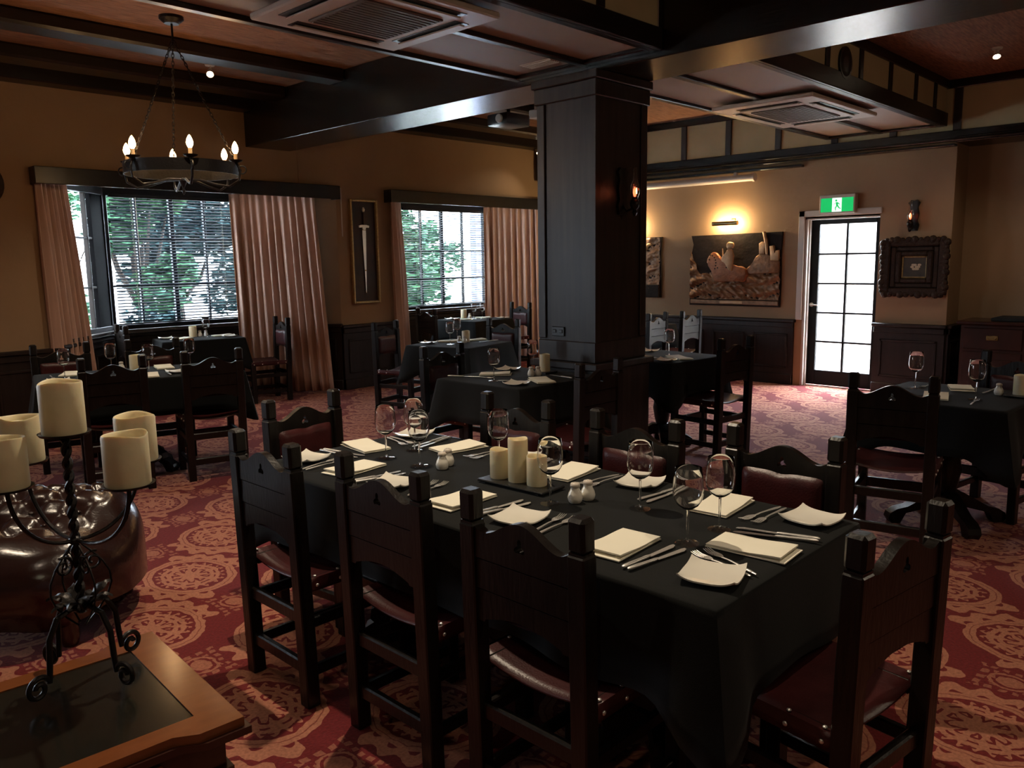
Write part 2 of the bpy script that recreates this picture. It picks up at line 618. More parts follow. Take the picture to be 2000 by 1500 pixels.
# ---- dado panelling
def dado(segs, z=DZ, nm='x'):
    """segs: plan points p->q, room on the right-hand side of travel"""
    root = None
    pan, cap, base = B(), B(), B()
    frames = []
    for p, q in segs:
        Mx, L = slab2d(pan, p, q, -.03, 0, z)
        cap.box(-.02, L + .02, -.065, 0, z - .035, z + .005, .008, Mx)
        cap.box(0, L, -.045, 0, z - .10, z - .035, .006, Mx)
        base.box(0, L, -.045, 0, 0, .13, .008, Mx)
        n = max(1, round(L / .62))
        for k in range(n):
            u0, u1 = L * k / n + .07, L * (k + 1) / n - .07
            if u1 - u0 < .1:
                continue
            fr_ = B()
            for bx in ((u0, u1, .20, .225), (u0, u1, z - .20, z - .175), (u0, u0 + .025, .20, z - .175), (u1 - .025, u1, .20, z - .175)):
                fr_.box(bx[0], bx[1], -.042, -.03, bx[2], bx[3], .004, Mx)
            frames.append(fr_)
    root = trim(pan, 'dado')
    cap.build('dado_cap', M['dado'], root)
    base.build('skirting', M['dado'], root)
    for f in frames:
        f.build('panel_moulding', M['dado'], root)
    return root


dado([((-3.6, WY), (2.55, WY))])
dado([((2.55, WY), (3.38, WB)), ((3.38, WB), (4.95, WB)), ((4.95, WB), (5.74, WY))], SILL - .05)
dado([((5.74, WY), (6.60, WY))])
dado([((6.60, WY), (7.36, WB)), ((7.36, WB), (9.10, WB)), ((9.10, WB), (9.44, WY))], SILL - .05)

# ---- door wall
DY0, DY1 = 3.40, 4.26
wr = B()
wr.box(WX, WX + .2, DY1, 8.6, 0, CZ)
wr.box(WX, WX + .2, DY0, DY1, 2.0, CZ)
wr.box(WX, WX + .5, 2.66, DY0, 0, CZ)
wr.box(9.92, 10.05, -3.6, 2.66, 0, CZ)
wr.box(WX, 10.05, -3.6, 2.66, 2.82, CZ)
struct(wr.build('wall_right', M['plaster'], smooth=0))
dado([((WX, WY), (WX, DY1 + .09))])
dado([((WX, DY0 - .0), (WX, 2.66)), ((WX, 2.66), (9.92, 2.66))])
dado([((9.92, 2.66), (9.92, -3.0))])
ar = B()
ar.box(WX - .025, WX + .0, DY1, DY1 + .075, DZ, 2.09, .006)
ar.box(WX - .025, WX + .0, DY0 - .02, DY1 + .075, 2.02, 2.09, .006)
ar.box(WX, WX + .12, DY1 - .03, DY1, 0, 2.02, .004)
ar.box(WX, WX + .12, DY0, DY1, 1.985, 2.02, .004)
ar.box(WX + .04, WX + .07, DY1 - .045, DY1 - .03, 0, 1.985, .003)
trim(ar, 'white_gloss')

# ---- french door with ten panes
door = thing('door_1', 'black glazed door', 'door')
del door['category'], door['label']
struct(door)
XD = 9.62
lf, rg = 4.265, 3.36
g0, g1 = 3.48, 4.135
zb, zt = .19, 1.93
for nm, (y0, y1, z0, z1) in (('stile', (g1, lf, 0.01, 1.985)), ('stile', (rg, g0, 0.01, 1.985)), ('top_rail', (g0, g1, zt, 1.985)), ('bottom_rail', (g0, g1, .01, zb))):
    B1(XD, XD + .045, y0, y1, z0, z1, .004).build(nm, M['black_paint'], door, 0)
for k in range(1, 5):
    z = zb + (zt - zb) * k / 5
    B1(XD + .005, XD + .04, g0, g1, z - .011, z + .011, .003).build('glazing_bar', M['black_paint'], door, 0)
ym = (g0 + g1) / 2
B1(XD + .003, XD + .042, ym - .012, ym + .012, zb, zt, .003).build('glazing_bar', M['black_paint'], door, 0)
for k in range(5):
    for (a, b) in ((g0, ym - .012), (ym + .012, g1)):
        z0 = zb + (zt - zb) * k / 5
        z1 = zb + (zt - zb) * (k + 1) / 5
        B1(XD + .02, XD + .024, a, b, z0 + .011, z1 - .011).build('pane', M['pane'], door, 0)
hb = B()
hb.lathe([(0, 0), (.026, 0), (.026, .008), (.01, .012), (.01, .045), (0, .045)], 14, Matrix.Translation((XD, 4.20, .98)) @ Matrix.Rotation(radians(-90), 4, 'Y'))
hb.tube([(XD - .045, 4.20, .98), (XD - .05, 4.16, .98), (XD - .05, 4.10, .975)], [.009, .009, .007], 8)
hb.build('handle', M['steel'], door)

# ---- bay windows: frames, glazing bars, panes, sill
def window(nm, pts, cols, thick, rows):
    root = bpy.data.objects.new(nm, None)
    C.objects.link(root)
    struct(root)
    for (p, q), cc, tk in zip(zip(pts, pts[1:]), cols, thick):
        p, q = Vector(p), Vector(q)
        d = q - p
        L = d.length
        d.normalize()
        n = Vector((-d.y, d.x))
        Mx = Matrix(((d.x, n.x, 0, p.x), (d.y, n.y, 0, p.y), (0, 0, 1, 0), (0, 0, 0, 1)))
        fb = B()
        fb.box(-.035, .035, -.01, .06, SILL, HEAD, .004, Mx)
        fb.box(L - .035, L + .035, -.01, .06, SILL, HEAD, .004, Mx)
        fb.box(0, L, -.01, .06, SILL, SILL + .05, .004, Mx)
        fb.box(0, L, -.01, .06, HEAD - .045, HEAD + .04, .004, Mx)
        fb.build('frame', M['black_paint'], root, 0)
        us = [.035] + [L * c_ for c_ in cc] + [L - .035]
        for k, c_ in enumerate(cc):
            t = .024 if (k == tk) else .011
            B().box(L * c_ - t, L * c_ + t, .0, .05, SILL + .05, HEAD - .045, .003, Mx).build('glazing_bar', M['black_paint'], root, 0)
        zs = [SILL + .05] + rows + [HEAD - .045]
        for r_ in rows:
            B().box(.03, L - .03, .005, .045, r_ - .011, r_ + .011, .003, Mx).build('glazing_bar', M['black_paint'], root, 0)
        for u0, u1 in zip(us, us[1:]):
            for z0, z1 in zip(zs, zs[1:]):
                B().box(u0, u1, .022, .026, z0, z1, 0, Mx).build('pane', M['pane'], root, 0)
    p, q = Vector(pts[0]), Vector(pts[1])
    if nm == 'window_3':
        return root
    d = (q - p).normalized()
    e = q - d * .27
    cp = B()
    slab2d(cp, e, q, .07, SILL, HEAD + .04)
    cp.build('corner_post', M['post_paint'], root, 0)
    sl = B()
    for p, q in zip(pts, pts[1:]):
        slab2d(sl, p, q, -.10, SILL - .035, SILL, .006)
    sl.build('sill', M['panel'], root, 0)
    return root


a, b, c, d = BAYS[0]
window('window_1', [(a + .05, WY + .13), (c, WB), (d, WB)], [(.36, .66), (.215, .468, .715)], (-1, 1), [1.345, 1.855])
window('window_3', [(-2.2, WY + .05), (-.7, WY + .05)], [(.25, .5, .75)], (1,), [1.345, 1.855])
a, b, c, d = BAYS[1]
window('window_2', [(a + .05, WY + .13), (c, WB), (d, WB), (b - .02, WY + .13)], [(.36, .70), (.25, .485, .725), (.5,)], (-1, 1, -1), [1.31, 1.72])

# ---- pelmets over the bays
for i, (x0, x1) in enumerate(((2.44, 5.70), (6.46, 9.46))):
    pl = B()
    pl.box(x0, x1, WY - .16, WY - .13, 2.31, 2.465, .005)
    pl.box(x0, x1, WY - .13, WY, 2.43, 2.465, .003)
    pl.box(x0, x0 + .03, WY - .13, WY, 2.31, 2.43)
    pl.box(x1 - .03, x1, WY - .13, WY, 2.31, 2.43)
    t = trim(pl, 'beam')
    for off, z in ((.18, 2.38), (.28, 2.395), (.38, 2.40)):
        B().box(x0 + .35 + off * .5, x1 - .3 - off * .5, WY + off - .1, WY + off - .075, z, z + .025, .004).build('curtain_track', M['white_gloss'], t, 0)

# ---- main beam, pillar, bulkhead with its battens
bm = B1(4.60, 5.15, -3.5, WY, 2.83, CZ, .006)
trim(bm, 'beam')
PX0, PX1, PY0, PY1 = 4.55, 5.155, 3.55, 4.08
p = B1(PX0, PX1, PY0, PY1, 0, 2.83)
pillar = struct(p.build('pillar', M['panel'], smooth=0))
for nm, bx in (('stile', (PX0 - .014, PX0, PY1 - .075, PY1, .98, 2.66)), ('stile', (PX1 - .075, PX1, PY0 - .014, PY0, .98, 2.66)),
               ('rail', (PX0 - .014, PX1, PY0 - .014, PY1, .82, .97)), ('rail', (PX0 - .02, PX1 + .02, PY0 - .02, PY1 + .02, 2.66, 2.77)),
               ('capital', (PX0 - .035, PX1 + .035, PY0 - .035, PY1 + .035, 2.77, 2.83)),
               ('plinth', (PX0 - .03, PX1 + .03, PY0 - .03, PY1 + .03, 0, .77)), ('plinth_cap', (PX0 - .055, PX1 + .055, PY0 - .055, PY1 + .055, .77, .82)),
               ('skirting', (PX0 - .045, PX1 + .045, PY0 - .045, PY1 + .045, 0, .13))):
    B().box(*bx, .006).build(nm, M['panel'], pillar, 0)
for (y0, y1) in ((PY0 + .05, PY1 - .05),):
    fb = B()
    for bx in ((y0, y1, .20, .225), (y0, y1, .62, .645), (y0, y0 + .025, .2, .645), (y1 - .025, y1, .2, .645)):
        fb.box(PX0 - .042, PX0 - .03, bx[0], bx[1], bx[2], bx[3], .004)
    fb.build('panel_moulding', M['panel'], pillar, 0)
sk = B1(PX0 - .012, PX0, 3.83, 3.95, 1.00, 1.07, .004)
so = sk.build('socket_plate', M['black_plastic'], pillar, 0)
B().box(PX0 - .018, PX0 - .012, 3.845, 3.875, 1.025, 1.05, .003).box(PX0 - .018, PX0 - .012, 3.905, 3.935, 1.025, 1.05, .003).build('switch', M['black_plastic'], so, 0)

SZ = 2.90


def bulkhead(x0, x1, y0, y1, posts, ymid):
    r = trim(B1(x0, x1, y0 + .02, y1, SZ, CZ), 'white_ceiling')
    for y in (y0 + .045, ymid, y1 - .03):
        B().box(x0, x1, y - .03, y + .03, SZ - .03, SZ, .006).build('batten', M['beamx'], r, 0)
    for x in (x0 + .04, x1 - .04):
        B().box(x - .035, x + .035, y0 + .02, y1, SZ - .028, SZ, .006).build('batten', M['beam'], r, 0)
    B().box(x0, x1, y0 - .012, y0 + .02, SZ - .03, SZ + .105, .006).build('fascia_rail', M['beamx'], r, 0)
    B().box(x0, x1, y0 - .012, y0 + .02, CZ - .085, CZ, .006).build('fascia_rail', M['beamx'], r, 0)
    ps = [x0] + posts + [x1]
    for a_, b_ in zip(ps, ps[1:]):
        B().box(a_ + .035, b_ - .035, y0 + .006, y0 + .02, SZ + .105, CZ - .085).build('fascia_panel', M['cream_panel'], r, 0)
    for x in posts:
        B().box(x - .035, x + .035, y0 - .010, y0 + .02, SZ + .105, CZ - .085, .004).build('fascia_post', M['beamx'], r, 0)
    return r


bk1 = bulkhead(-3.5, 4.60, 3.06, 4.33, [-2.6, -1.9, -1.2, -.5, .2, .9, 1.6, 2.3, 3.05, 3.97], 3.66)
bk2 = bulkhead(5.15, 9.43, 2.76, 4.02, [5.78, 6.43, 7.10, 7.78, 8.45, 9.02], 3.42)
vt = B()
for k in range(5):
    vt.box(4.33 + .022 * k, 4.343 + .022 * k, 3.76, 4.02, SZ - .012, SZ)
vt.box(4.315, 4.45, 3.745, 4.035, SZ - .006, SZ - .0005)
vo = vt.build('air_grille', M['white_plastic'], None, 0)
tag(vo, 'small slotted cream air grille in the soffit beside the pillar', 'vent')
# round loudspeaker in the fascia
sp = thing('ceiling_speaker', 'round dark speaker grille set in the cream fascia panel', 'speaker', (6.76, 2.76, 3.08))
B().lathe([(0, 0), (.115, 0), (.125, .006), (.125, .014), (0, .014)], 28, Matrix.Rotation(radians(90), 4, 'X')).build('rim', M['black_plastic'], sp)
B().lathe([(0, .012), (.10, .016), (.108, .012), (0, .012)], 24, Matrix.Rotation(radians(90), 4, 'X')).build('grille', M['black_plastic'], sp)

# ---- timber frieze along the door wall
fz = trim(B1(9.455, WX, -3.5, WY, 2.76, CZ), 'cream_panel')
posts = [8.4, 7.86, 7.2, 6.55, 5.91, 5.27, 4.61, 3.93, 3.29, 2.66, 2.0, 1.35, .7, .05]
for z0, z1, xx in ((2.74, 2.825, 9.425), (3.245, CZ, 9.425)):
    B().box(xx, 9.455, -3.5, WY, z0, z1, .005).build('frieze_rail', M['beam'], fz, 0)
for y in posts:
    B().box(9.43, 9.455, y - .038, y + .038, 2.825, 3.245, .004).build('frieze_post', M['panel'], fz, 0)
for z0, z1, xx in ((2.715, 2.74, 9.385), (2.665, 2.69, 9.40)):
    B().box(xx, 9.5, -3.5 if z0 > 2.7 else 2.66, WY, z0, z1, .006).build('cornice_strip', M['beam'], fz, 0)
B().box(9.41, 9.5, 4.3, WY, 2.60, 2.63, .006).build('cornice_strip', M['beam'], fz, 0)
B().box(9.41, 9.92, -3.5, 2.66, 2.70, 2.76, .006).build('cornice_strip', M['beam'], fz, 0)

# ---- ceiling joists in both bays, wall plates
for (y0, y1) in ((6.50, 6.76), (7.52, 7.82)):
    trim(B1(-3.5, 4.60, y0, y1, 3.22, CZ, .02), 'beamx')
    trim(B1(5.15, 9.43, y0, y1, 3.22, CZ, .02), 'beamx')
trim(B1(-3.5, 4.60, WY - .22, WY, 3.19, CZ, .01), 'beamx')
trim(B1(5.15, 9.43, WY - .22, WY, 3.19, CZ, .01), 'beamx')
trim(B1(5.15, 9.43, 4.9, 5.1, 3.25, CZ, .01), 'beamx')
# conduit and thin cover strip on the window wall
cd = B().box(5.80, 5.815, WY - .012, WY, 1.88, 2.46, .003)
trim(cd, 'white_gloss')
trim(B1(5.235, 5.25, WY - .01, WY, 2.47, 2.83, .003), 'plaster')

# ================================================================== OUTSIDE (seen through glass)
struct(B1(-25, 45, WB + .2, 60, -.35, -.25).build('garden_ground', M['paving'], smooth=0))
struct(B1(10.1, 45, -20, WB + .2, -.15, -.05).build('terrace_ground', M['paving'], smooth=0))
struct(B1(13.0, 13.2, -6, 11, -.05, 2.6).build('garden_wall', M['white_wall'], smooth=0))
struct(B1(2, 26, 21, 21.2, -.25, 1.5).build('far_garden_wall', M['white_wall'], smooth=0))
struct(B1(13.4, 13.6, 14.0, 14.2, -.25, 4).build('garden_post', M['blue_post'], smooth=0))


def tree(x, y, zc, rx, rz, n, m, label, ht=None, seed=1, size=.10):
    R_ = random.Random(seed)
    t = thing('garden_tree', label, 'tree', (x, y, -.25))
    tb = B()
    top = zc + .25 - rz * .2
    tb.tube([(0, 0, 0), (.05, .03, top * .5), (-.03, .05, top)], [.11, .08, .05], 8)
    for k in range(5):
        a_ = k * 2.4
        tb.tube([(0, .02, top * .55), (cos(a_) * rx * .35, sin(a_) * rx * .35, top * .8), (cos(a_) * rx * .6, sin(a_) * rx * .6, top + rz * .2)], [.04, .03, .015], 6)
    tb.build('trunk', M['bark'], t)
    lb = bmesh.new()
    blobs = [(R_.uniform(-.65, .65) * rx, R_.uniform(-.65, .65) * rx, zc + .25 + R_.uniform(-.7, .7) * rz, R_.uniform(.28, .5) * rx) for _ in range(11)]
    for k in range(n):
        bx_, by_, bz_, br_ = blobs[k % len(blobs)]
        v = Vector((R_.gauss(0, 1), R_.gauss(0, 1), R_.gauss(0, 1))).normalized() * br_ * R_.uniform(.55, 1.05)
        c_ = Vector((bx_, by_, bz_)) + v
        s_ = size * R_.uniform(.6, 1.3)
        q = Matrix.Rotation(R_.uniform(0, 6.28), 3, 'Z') @ Matrix.Rotation(R_.uniform(-1.1, 1.1), 3, 'X')
        P_ = [c_ + q @ Vector(p_) for p_ in ((-s_, 0, 0), (0, -s_ * .42, s_ * .1), (s_, 0, 0), (0, s_ * .42, s_ * .1))]
        lb.faces.new([lb.verts.new(p_) for p_ in P_])
    me = bpy.data.meshes.new('foliage')
    lb.to_mesh(me)
    lb.free()
    me.materials.append(M[m])
    o = bpy.data.objects.new('foliage', me)
    C.objects.link(o)
    o.parent = t
    o['kind'] = 'stuff'
    return t


tree(4.75, 12.0, 2.3, .8, 1.6, 4200, 'leaf', 'green garden tree outside the wide slatted window, behind the wheel chandelier', seed=3)
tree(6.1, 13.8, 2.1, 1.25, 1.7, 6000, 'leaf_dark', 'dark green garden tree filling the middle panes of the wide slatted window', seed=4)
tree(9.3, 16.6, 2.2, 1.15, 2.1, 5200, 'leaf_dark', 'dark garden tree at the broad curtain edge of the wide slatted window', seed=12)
tree(5.4, 18.6, 1.9, 1.5, 2.2, 4200, 'leaf', 'green garden tree showing behind the darker one outside the wide window', seed=21)
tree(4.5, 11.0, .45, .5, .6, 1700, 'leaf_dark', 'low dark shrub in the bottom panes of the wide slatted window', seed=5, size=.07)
tree(9.75, 12.4, 2.0, 1.15, 1.9, 7000, 'leaf', 'bright green garden tree outside the second window beside the sword picture', seed=8)
tree(13.0, 15.6, 1.9, 1.0, 1.2, 3200, 'leaf', 'smaller green garden tree beyond the second window, by the blue post', seed=9)
tree(9.7, 10.9, .25, .42, .5, 1300, 'leaf', 'low garden shrub in the bottom panes of the second window', seed=10, size=.06)

# ================================================================== BLINDS, CURTAINS
def blind(nm, x0, x1, y, z0, z1, label, n, tilt=-22, cords=(.15, .85)):
    t = thing(nm, label, 'blind', ((x0 + x1) / 2, y, z0))
    h = z1 - z0
    wd = x1 - x0
    B().box(-wd / 2, wd / 2, -.02, .02, h - .035, h, .003).build('headrail', M['black_paint'], t, 0)
    B().box(-wd / 2, wd / 2, -.013, .013, 0, .014, .003).build('bottom_rail', M['black_paint'], t, 0)
    sl = B()
    sl.grid(lambda u, v: Vector(((u - .5) * wd, (v - .5) * .026, .0025 * (1 - (2 * v - 1) ** 2))), 1, 4)
    sl = sl.build('slat', M['blind'], t, 60)
    sl.rotation_euler.x = radians(tilt)
    step = (h - .06) / n
    sl.location.z = .03
    for k in range(1, n):
        share(sl, t, (0, 0, .03 + step * k), (radians(tilt), 0, 0))
    for c_ in cords:
        for dy in (-.014, .014):
            B().tube([((c_ - .5) * wd, dy, .01), ((c_ - .5) * wd, dy, h - .03)], .0012, 4).build('cord', M['white_plastic'], t)
    B().tube([((.18 - .5) * wd, -.03, h * .45), ((.18 - .5) * wd, -.03, h - .03)], .003, 6).build('wand', M['white_plastic'], t)
    return t


blind('venetian_blind', 3.42, 4.90, 9.235, .925, 2.33, 'dark venetian blind lowered across the wide window behind the wheel chandelier', 40, -40)
blind('venetian_blind', 7.40, 9.06, 9.235, .925, 2.33, 'dark venetian blind lowered across the window beside the sword picture', 40, -28)


def curtain(label, top, bot, ztop, zbot, folds, amp, nu=140):
    def lerp(path, u):
        ds = [0]
        for p, q in zip(path, path[1:]):
            ds.append(ds[-1] + (Vector(q) - Vector(p)).length)
        s = u * ds[-1]
        for i in range(len(path) - 1):
            if s <= ds[i + 1] + 1e-9:
                f = (s - ds[i]) / (ds[i + 1] - ds[i])
                p, q = Vector(path[i]), Vector(path[i + 1])
                d = (q - p).normalized()
                return p + (q - p) * f, Vector((-d.y, d.x))
        return Vector(path[-1]), Vector((0, 1))
    R_ = random.Random(len(label))
    ph = [R_.uniform(-.6, .6) for _ in range(4)]

    def fn(u, v):
        p0, n0 = lerp(top, u)
        p1, n1 = lerp(bot, u)
        p = p0.lerp(p1, v)
        n = n0
        k = u * folds * 2 * pi
        a = amp * (.45 + .55 * min(1, v * 3)) * (1 + .25 * sin(3.1 * u * 6 + ph[0]))
        o = sin(k + .5 * sin(k * .37 + ph[1]) + .35 * v * sin(5 * u + ph[2])) * a + .3 * a * sin(2.3 * k + ph[3]) * v
        z = ztop + (zbot - ztop) * v
        return Vector((p.x + n.x * o, p.y + n.y * o, z))
    g_ = B().grid(fn, nu, 14)
    o = g_.build('curtain', M['curtain'], None, 180)
    sm = o.modifiers.new('thickness', 'SOLIDIFY')
    sm.thickness = .004
    tag(o, label, 'curtain', 'pleated pink curtains at the bay windows')
    return o


curtain('pink pleated curtain swept aside at the plaster wall left of the wide window', [(2.47, 8.36), (2.62, 8.50), (2.83, 8.70)], [(2.50, 8.34), (2.70, 8.50), (2.99, 8.78)], 2.40, .04, 7, .035)
curtain('broad pink pleated curtain hanging between the wide window and the sword picture', [(4.74, 9.14), (4.90, 9.06), (5.18, 8.72), (5.42, 8.40)], [(4.76, 9.12), (4.90, 9.02), (5.20, 8.66), (5.52, 8.32)], 2.38, .03, 11, .042)
curtain('narrow pink curtain hanging just beside the sword picture', [(6.50, 8.32), (6.66, 8.42), (6.95, 8.72)], [(6.52, 8.30), (6.72, 8.40), (7.04, 8.72)], 2.40, .03, 5, .035)
curtain('pink curtain drawn into the room corner behind the pillar', [(8.90, 9.12), (9.03, 9.08), (9.18, 8.76), (9.40, 8.30)], [(8.90, 9.12), (9.02, 9.06), (9.17, 8.72), (9.40, 8.26)], 2.38, .03, 10, .038)


# ================================================================== DINING CHAIR
def make_chair(label):
    t = thing('dining_chair', label, 'chair')
    W = M['wood']
    HW = .188
    for s in (-1, 1):
        pb = B()
        lean = Matrix.Identity(4)
        lean[0][2] = -.022
        y = s * HW
        pb.box(-.026, .026, y - .026, y + .026, 0, .862, .004, lean)
        pb.box(-.022, .022, y - .022, y + .022, .86, .869, 0, lean)
        pb.box(-.026, .026, y - .026, y + .026, .868, .955, .009, lean)
        pb.build('rear_post', W, t, 30)
        B().box(.385, .433, y - .024, y + .024, 0, .455, .004).build('leg', W, t, 30)
        B().box(.02, .40, y - .017, y + .017, .425, .465, .005).build('seat_rail', W, t, 30)
        B().box(.02, .39, y - .012, y + .012, .285, .325, .005).build('side_stretcher', W, t, 30)
        B().box(.02, .39, y - .012, y + .012, .105, .145, .005).build('side_stretcher', W, t, 30)
    for z in (.30, .115):
        B().box(-.016, .010, -HW + .02, HW - .02, z, z + .048, .005).build('rear_stretcher', W, t, 30)
    B().box(.397, .42, -HW + .02, HW - .02, .245, .30, .005).build('front_stretcher', W, t, 30)
    # back boards: local prism XY = (y, z), extruded along x
    Mx = Matrix(((0, 0, 1, 0), (1, 0, 0, 0), (0, 1, 0, 0), (0, 0, 0, 1)))

    def lean_x(z):
        return -.022 * z

    hw = HW - .022
    crest = [(-hw, .775)]
    crest.append((hw, .775))
    n = 26
    top = []
    for k in range(n + 1):
        y = hw - 2 * hw * k / n
        z = .872 + .025 * cos(2 * pi * y / .272) if abs(y) < .136 else .847 + .45 * (abs(y) - .136)
        top.append((y, z))
    hole = []
    for k in range(36):
        a = 2 * pi * k / 36
        r = .0135 + .0062 * cos(3 * (a - pi / 2)) + (.004 if abs(a - 1.5 * pi) < .25 else 0)
        hole.append((r * cos(a), .836 + 1.15 * r * sin(a)))
    cb = B().prism(crest + top, -.036, -.008, Mx, holes=[hole])
    cb.build('crest_rail', W, t, 30)
    B().prism([(-hw, .690), (hw, .690), (hw, .771), (-hw, .771)], -.033, -.006, Mx).build('back_slat', W, t, 30)
    lo = [(-hw, .597), (-hw * .82, .597)]
    for k in range(11):
        y = -hw * .8 + 1.6 * hw * k / 10
        lo.append((y, .600 + .030 * cos(pi * y / (1.75 * hw))))
    lo += [(hw * .82, .597), (hw, .597), (hw, .686), (-hw, .686)]
    B().prism(lo, -.030, -.003, Mx).build('back_slat', W, t, 30)
    # padded leather front of the back

    def pad(u, v):
        y = (u * 2 - 1) * (hw - .006)
        z = .615 + v * (.812 - .615 - .012 * cos(pi * (u * 2 - 1) * 1.0) * 0)
        e = min(1, 9 * min(u, 1 - u)) ** .5 * min(1, 6 * min(v, 1 - v)) ** .5
        dip = .007 * exp(-((u - .5) / .10) ** 2) * (v > .9)
        zz = z - dip - .012 * sin(pi * u) * 0
        return Vector((-.016 + .030 * e + lean_x(z) * .2, y, zz))
    B().grid(pad, 24, 14).build('back_pad', M['leather'], t, 60)
    # leather sling seat wrapped over the rails

    def seat(u, v):
        if v < .08 or v > .92:
            e = (v if v < .5 else 1 - v) / .08
            return Vector((.012 + u * .415, (1 if v > .5 else -1) * (HW + .024), .425 + .046 * e))
        y = (v - .5) / .42 * (HW + .024)
        s = 1 - (y / (HW + .024)) ** 2
        x0 = .03 * 0
        return Vector((.012 + u * .415, y, .471 - .030 * s * (1 - .35 * u) + .002))
    so = B().grid(seat, 10, 24).build('seat', M['leather'], t, 50)
    sm = so.modifiers.new('thickness', 'SOLIDIFY')
    sm.thickness = .006
    st = B()
    for x in (.035, .13, .31, .405):
        for s in (-1, 1):
            st.ball((x, s * (HW + .012), .475), .0065, 8, (1, 1, .6))
            st.ball((x, s * (HW + .027), .445), .0065, 8, (1, .6, 1))
    st.build('studs', M['steel'], t)['kind'] = 'stuff'
    return t


proto = make_chair('')
used = [0]


def chair(x, y, rz, label, group):
    if used[0] == 0:
        used[0] = 1
        proto.location = (x, y, 0)
        proto.rotation_euler.z = rz
        proto['label'] = label
        proto['group'] = group
        return proto
    return dup(proto, (x, y, 0), rz, label, group)


R0, R90 = 0.0, pi / 2
G = 'dark oak chairs with oxblood leather'
chair(1.425, 2.575, R0, 'dark slatted chair backing the camera, window end of the long triple-candle table', G)
chair(1.470, 1.960, R0, 'middle of three dark slatted chairs backing the camera at the long triple-candle table', G)
chair(1.450, 1.345, R0, 'dark slatted chair with red leather seat, large in front at the long table', G)
chair(2.575, 2.470, pi, 'oxblood padded chair behind the trio of candles, facing the camera', G)
chair(2.555, 1.810, pi, 'middle oxblood padded chair across the long table, behind the shakers', G)
chair(2.640, 1.240, pi, 'oxblood padded chair across the long table showing a pink-lit trefoil cutout', G)
chair(2.000, 3.255, -R90 + radians(7), 'oxblood padded chair at the window end of the long table', G)
chair(1.935, 0.625, R90 - radians(8), 'worn dark chair at the corner end of the long table, over open carpet', G)
chair(3.860, 3.000, R90, 'dark slatted chair set in front of the pillar at its single-candle table', G)
chair(3.930, 4.470, -R90 + radians(3), 'oxblood padded chair at the far side of the pillar table', G)
chair(5.180, 6.780, -R90 + radians(16), 'oxblood padded chair with shiny pad standing by the wall under the sword picture', G)
chair(6.120, 6.020, pi + radians(8), 'oxblood padded chair across the small table in front of the second window', G)
chair(7.020, 8.300, radians(-4), 'black silhouetted chair backing us beside the narrow curtain of the second window', G)
chair(8.740, 8.230, pi - radians(3), 'oxblood padded chair against the corner curtain at the second window', G)
chair(2.060, 5.760, R90 - radians(15), 'dark slatted chair under the chandelier, behind the tallest ivory candle', G)
chair(2.700, 5.620, R90 - radians(15), 'dark slatted chair under the chandelier, at the aisle corner of its table', G)
chair(2.150, 7.080, -R90 - radians(14), 'oxblood chair across the chandelier table, in front of the swept-aside curtain', G)
chair(2.800, 6.880, -R90 - radians(14), 'oxblood chair across the chandelier table, before the window table', G)
chair(4.930, 8.480, pi - radians(9), 'oxblood padded chair against the broad pink curtain', G)
chair(3.290, 8.800, radians(-8), 'dark chair with blue window glints in the wide bay window', G)
chair(5.640, 3.060, R90 - radians(6), 'dark slatted chair standing on pink-lit carpet just past the pillar', G)
chair(4.300, 1.430, radians(11), 'dark slatted chair backing us at the table near the sideboard', G)
chair(5.700, 1.180, pi + radians(-9), 'oxblood padded chair in front of the sideboard', G)
chair(7.780, 5.200, R90 + radians(4), 'bluish dark chair beside the pillar edge under the copper reliefs', G)
chair(8.330, 5.100, R90, 'dark chair below the copper horseman relief', G)


# ================================================================== TABLES AND CLOTHS
def table(x, y, rz, wx, wy, label, pedestals=1, reach=.25):
    t = thing('dining_table', label, 'table', (x, y, 0), rz, 'dark oak pedestal tables')
    B().box(-wx / 2 + .01, wx / 2 - .01, -wy / 2 + .01, wy / 2 - .01, .715, .75, .006).build('tabletop', M['wood'], t, 0)
    offs = [(0, 0)] if pedestals == 1 else [(0, -wy * .29), (0, wy * .29)]
    for (px, py) in offs:
        prof = [(0, .12), (.075, .12), (.075, .17), (.05, .19), (.062, .24), (.075, .32), (.06, .42), (.042, .46), (.06, .49), (.06, .51), (.045, .54), (.055, .62), (.08, .66), (.08, .715), (0, .715)]
        B().lathe(prof, 18, Matrix.Translation((px, py, 0))).build('pedestal', M['wood'], t, 50)
        for k in range(4):
            a = pi / 4 + k * pi / 2
            L = reach
            Mx = Matrix.Translation((px, py, 0)) @ Matrix.Rotation(a, 4, 'Z') @ Matrix.Rotation(radians(90), 4, 'X')
            poly = [(0, .10), (0, .19), (.08, .185), (.16, .14), (max(.165, L - .10), .10), (L - .04, .085), (L, .06), (L + .01, .03), (L - .01, 0), (L - .06, 0), (L - .075, .03), (L - .09, .06), (.08, .10)]
            fb = B().prism(poly, -.035, .035, Mx)
            fb.build('foot', M['wood'], t, 30)
    return t


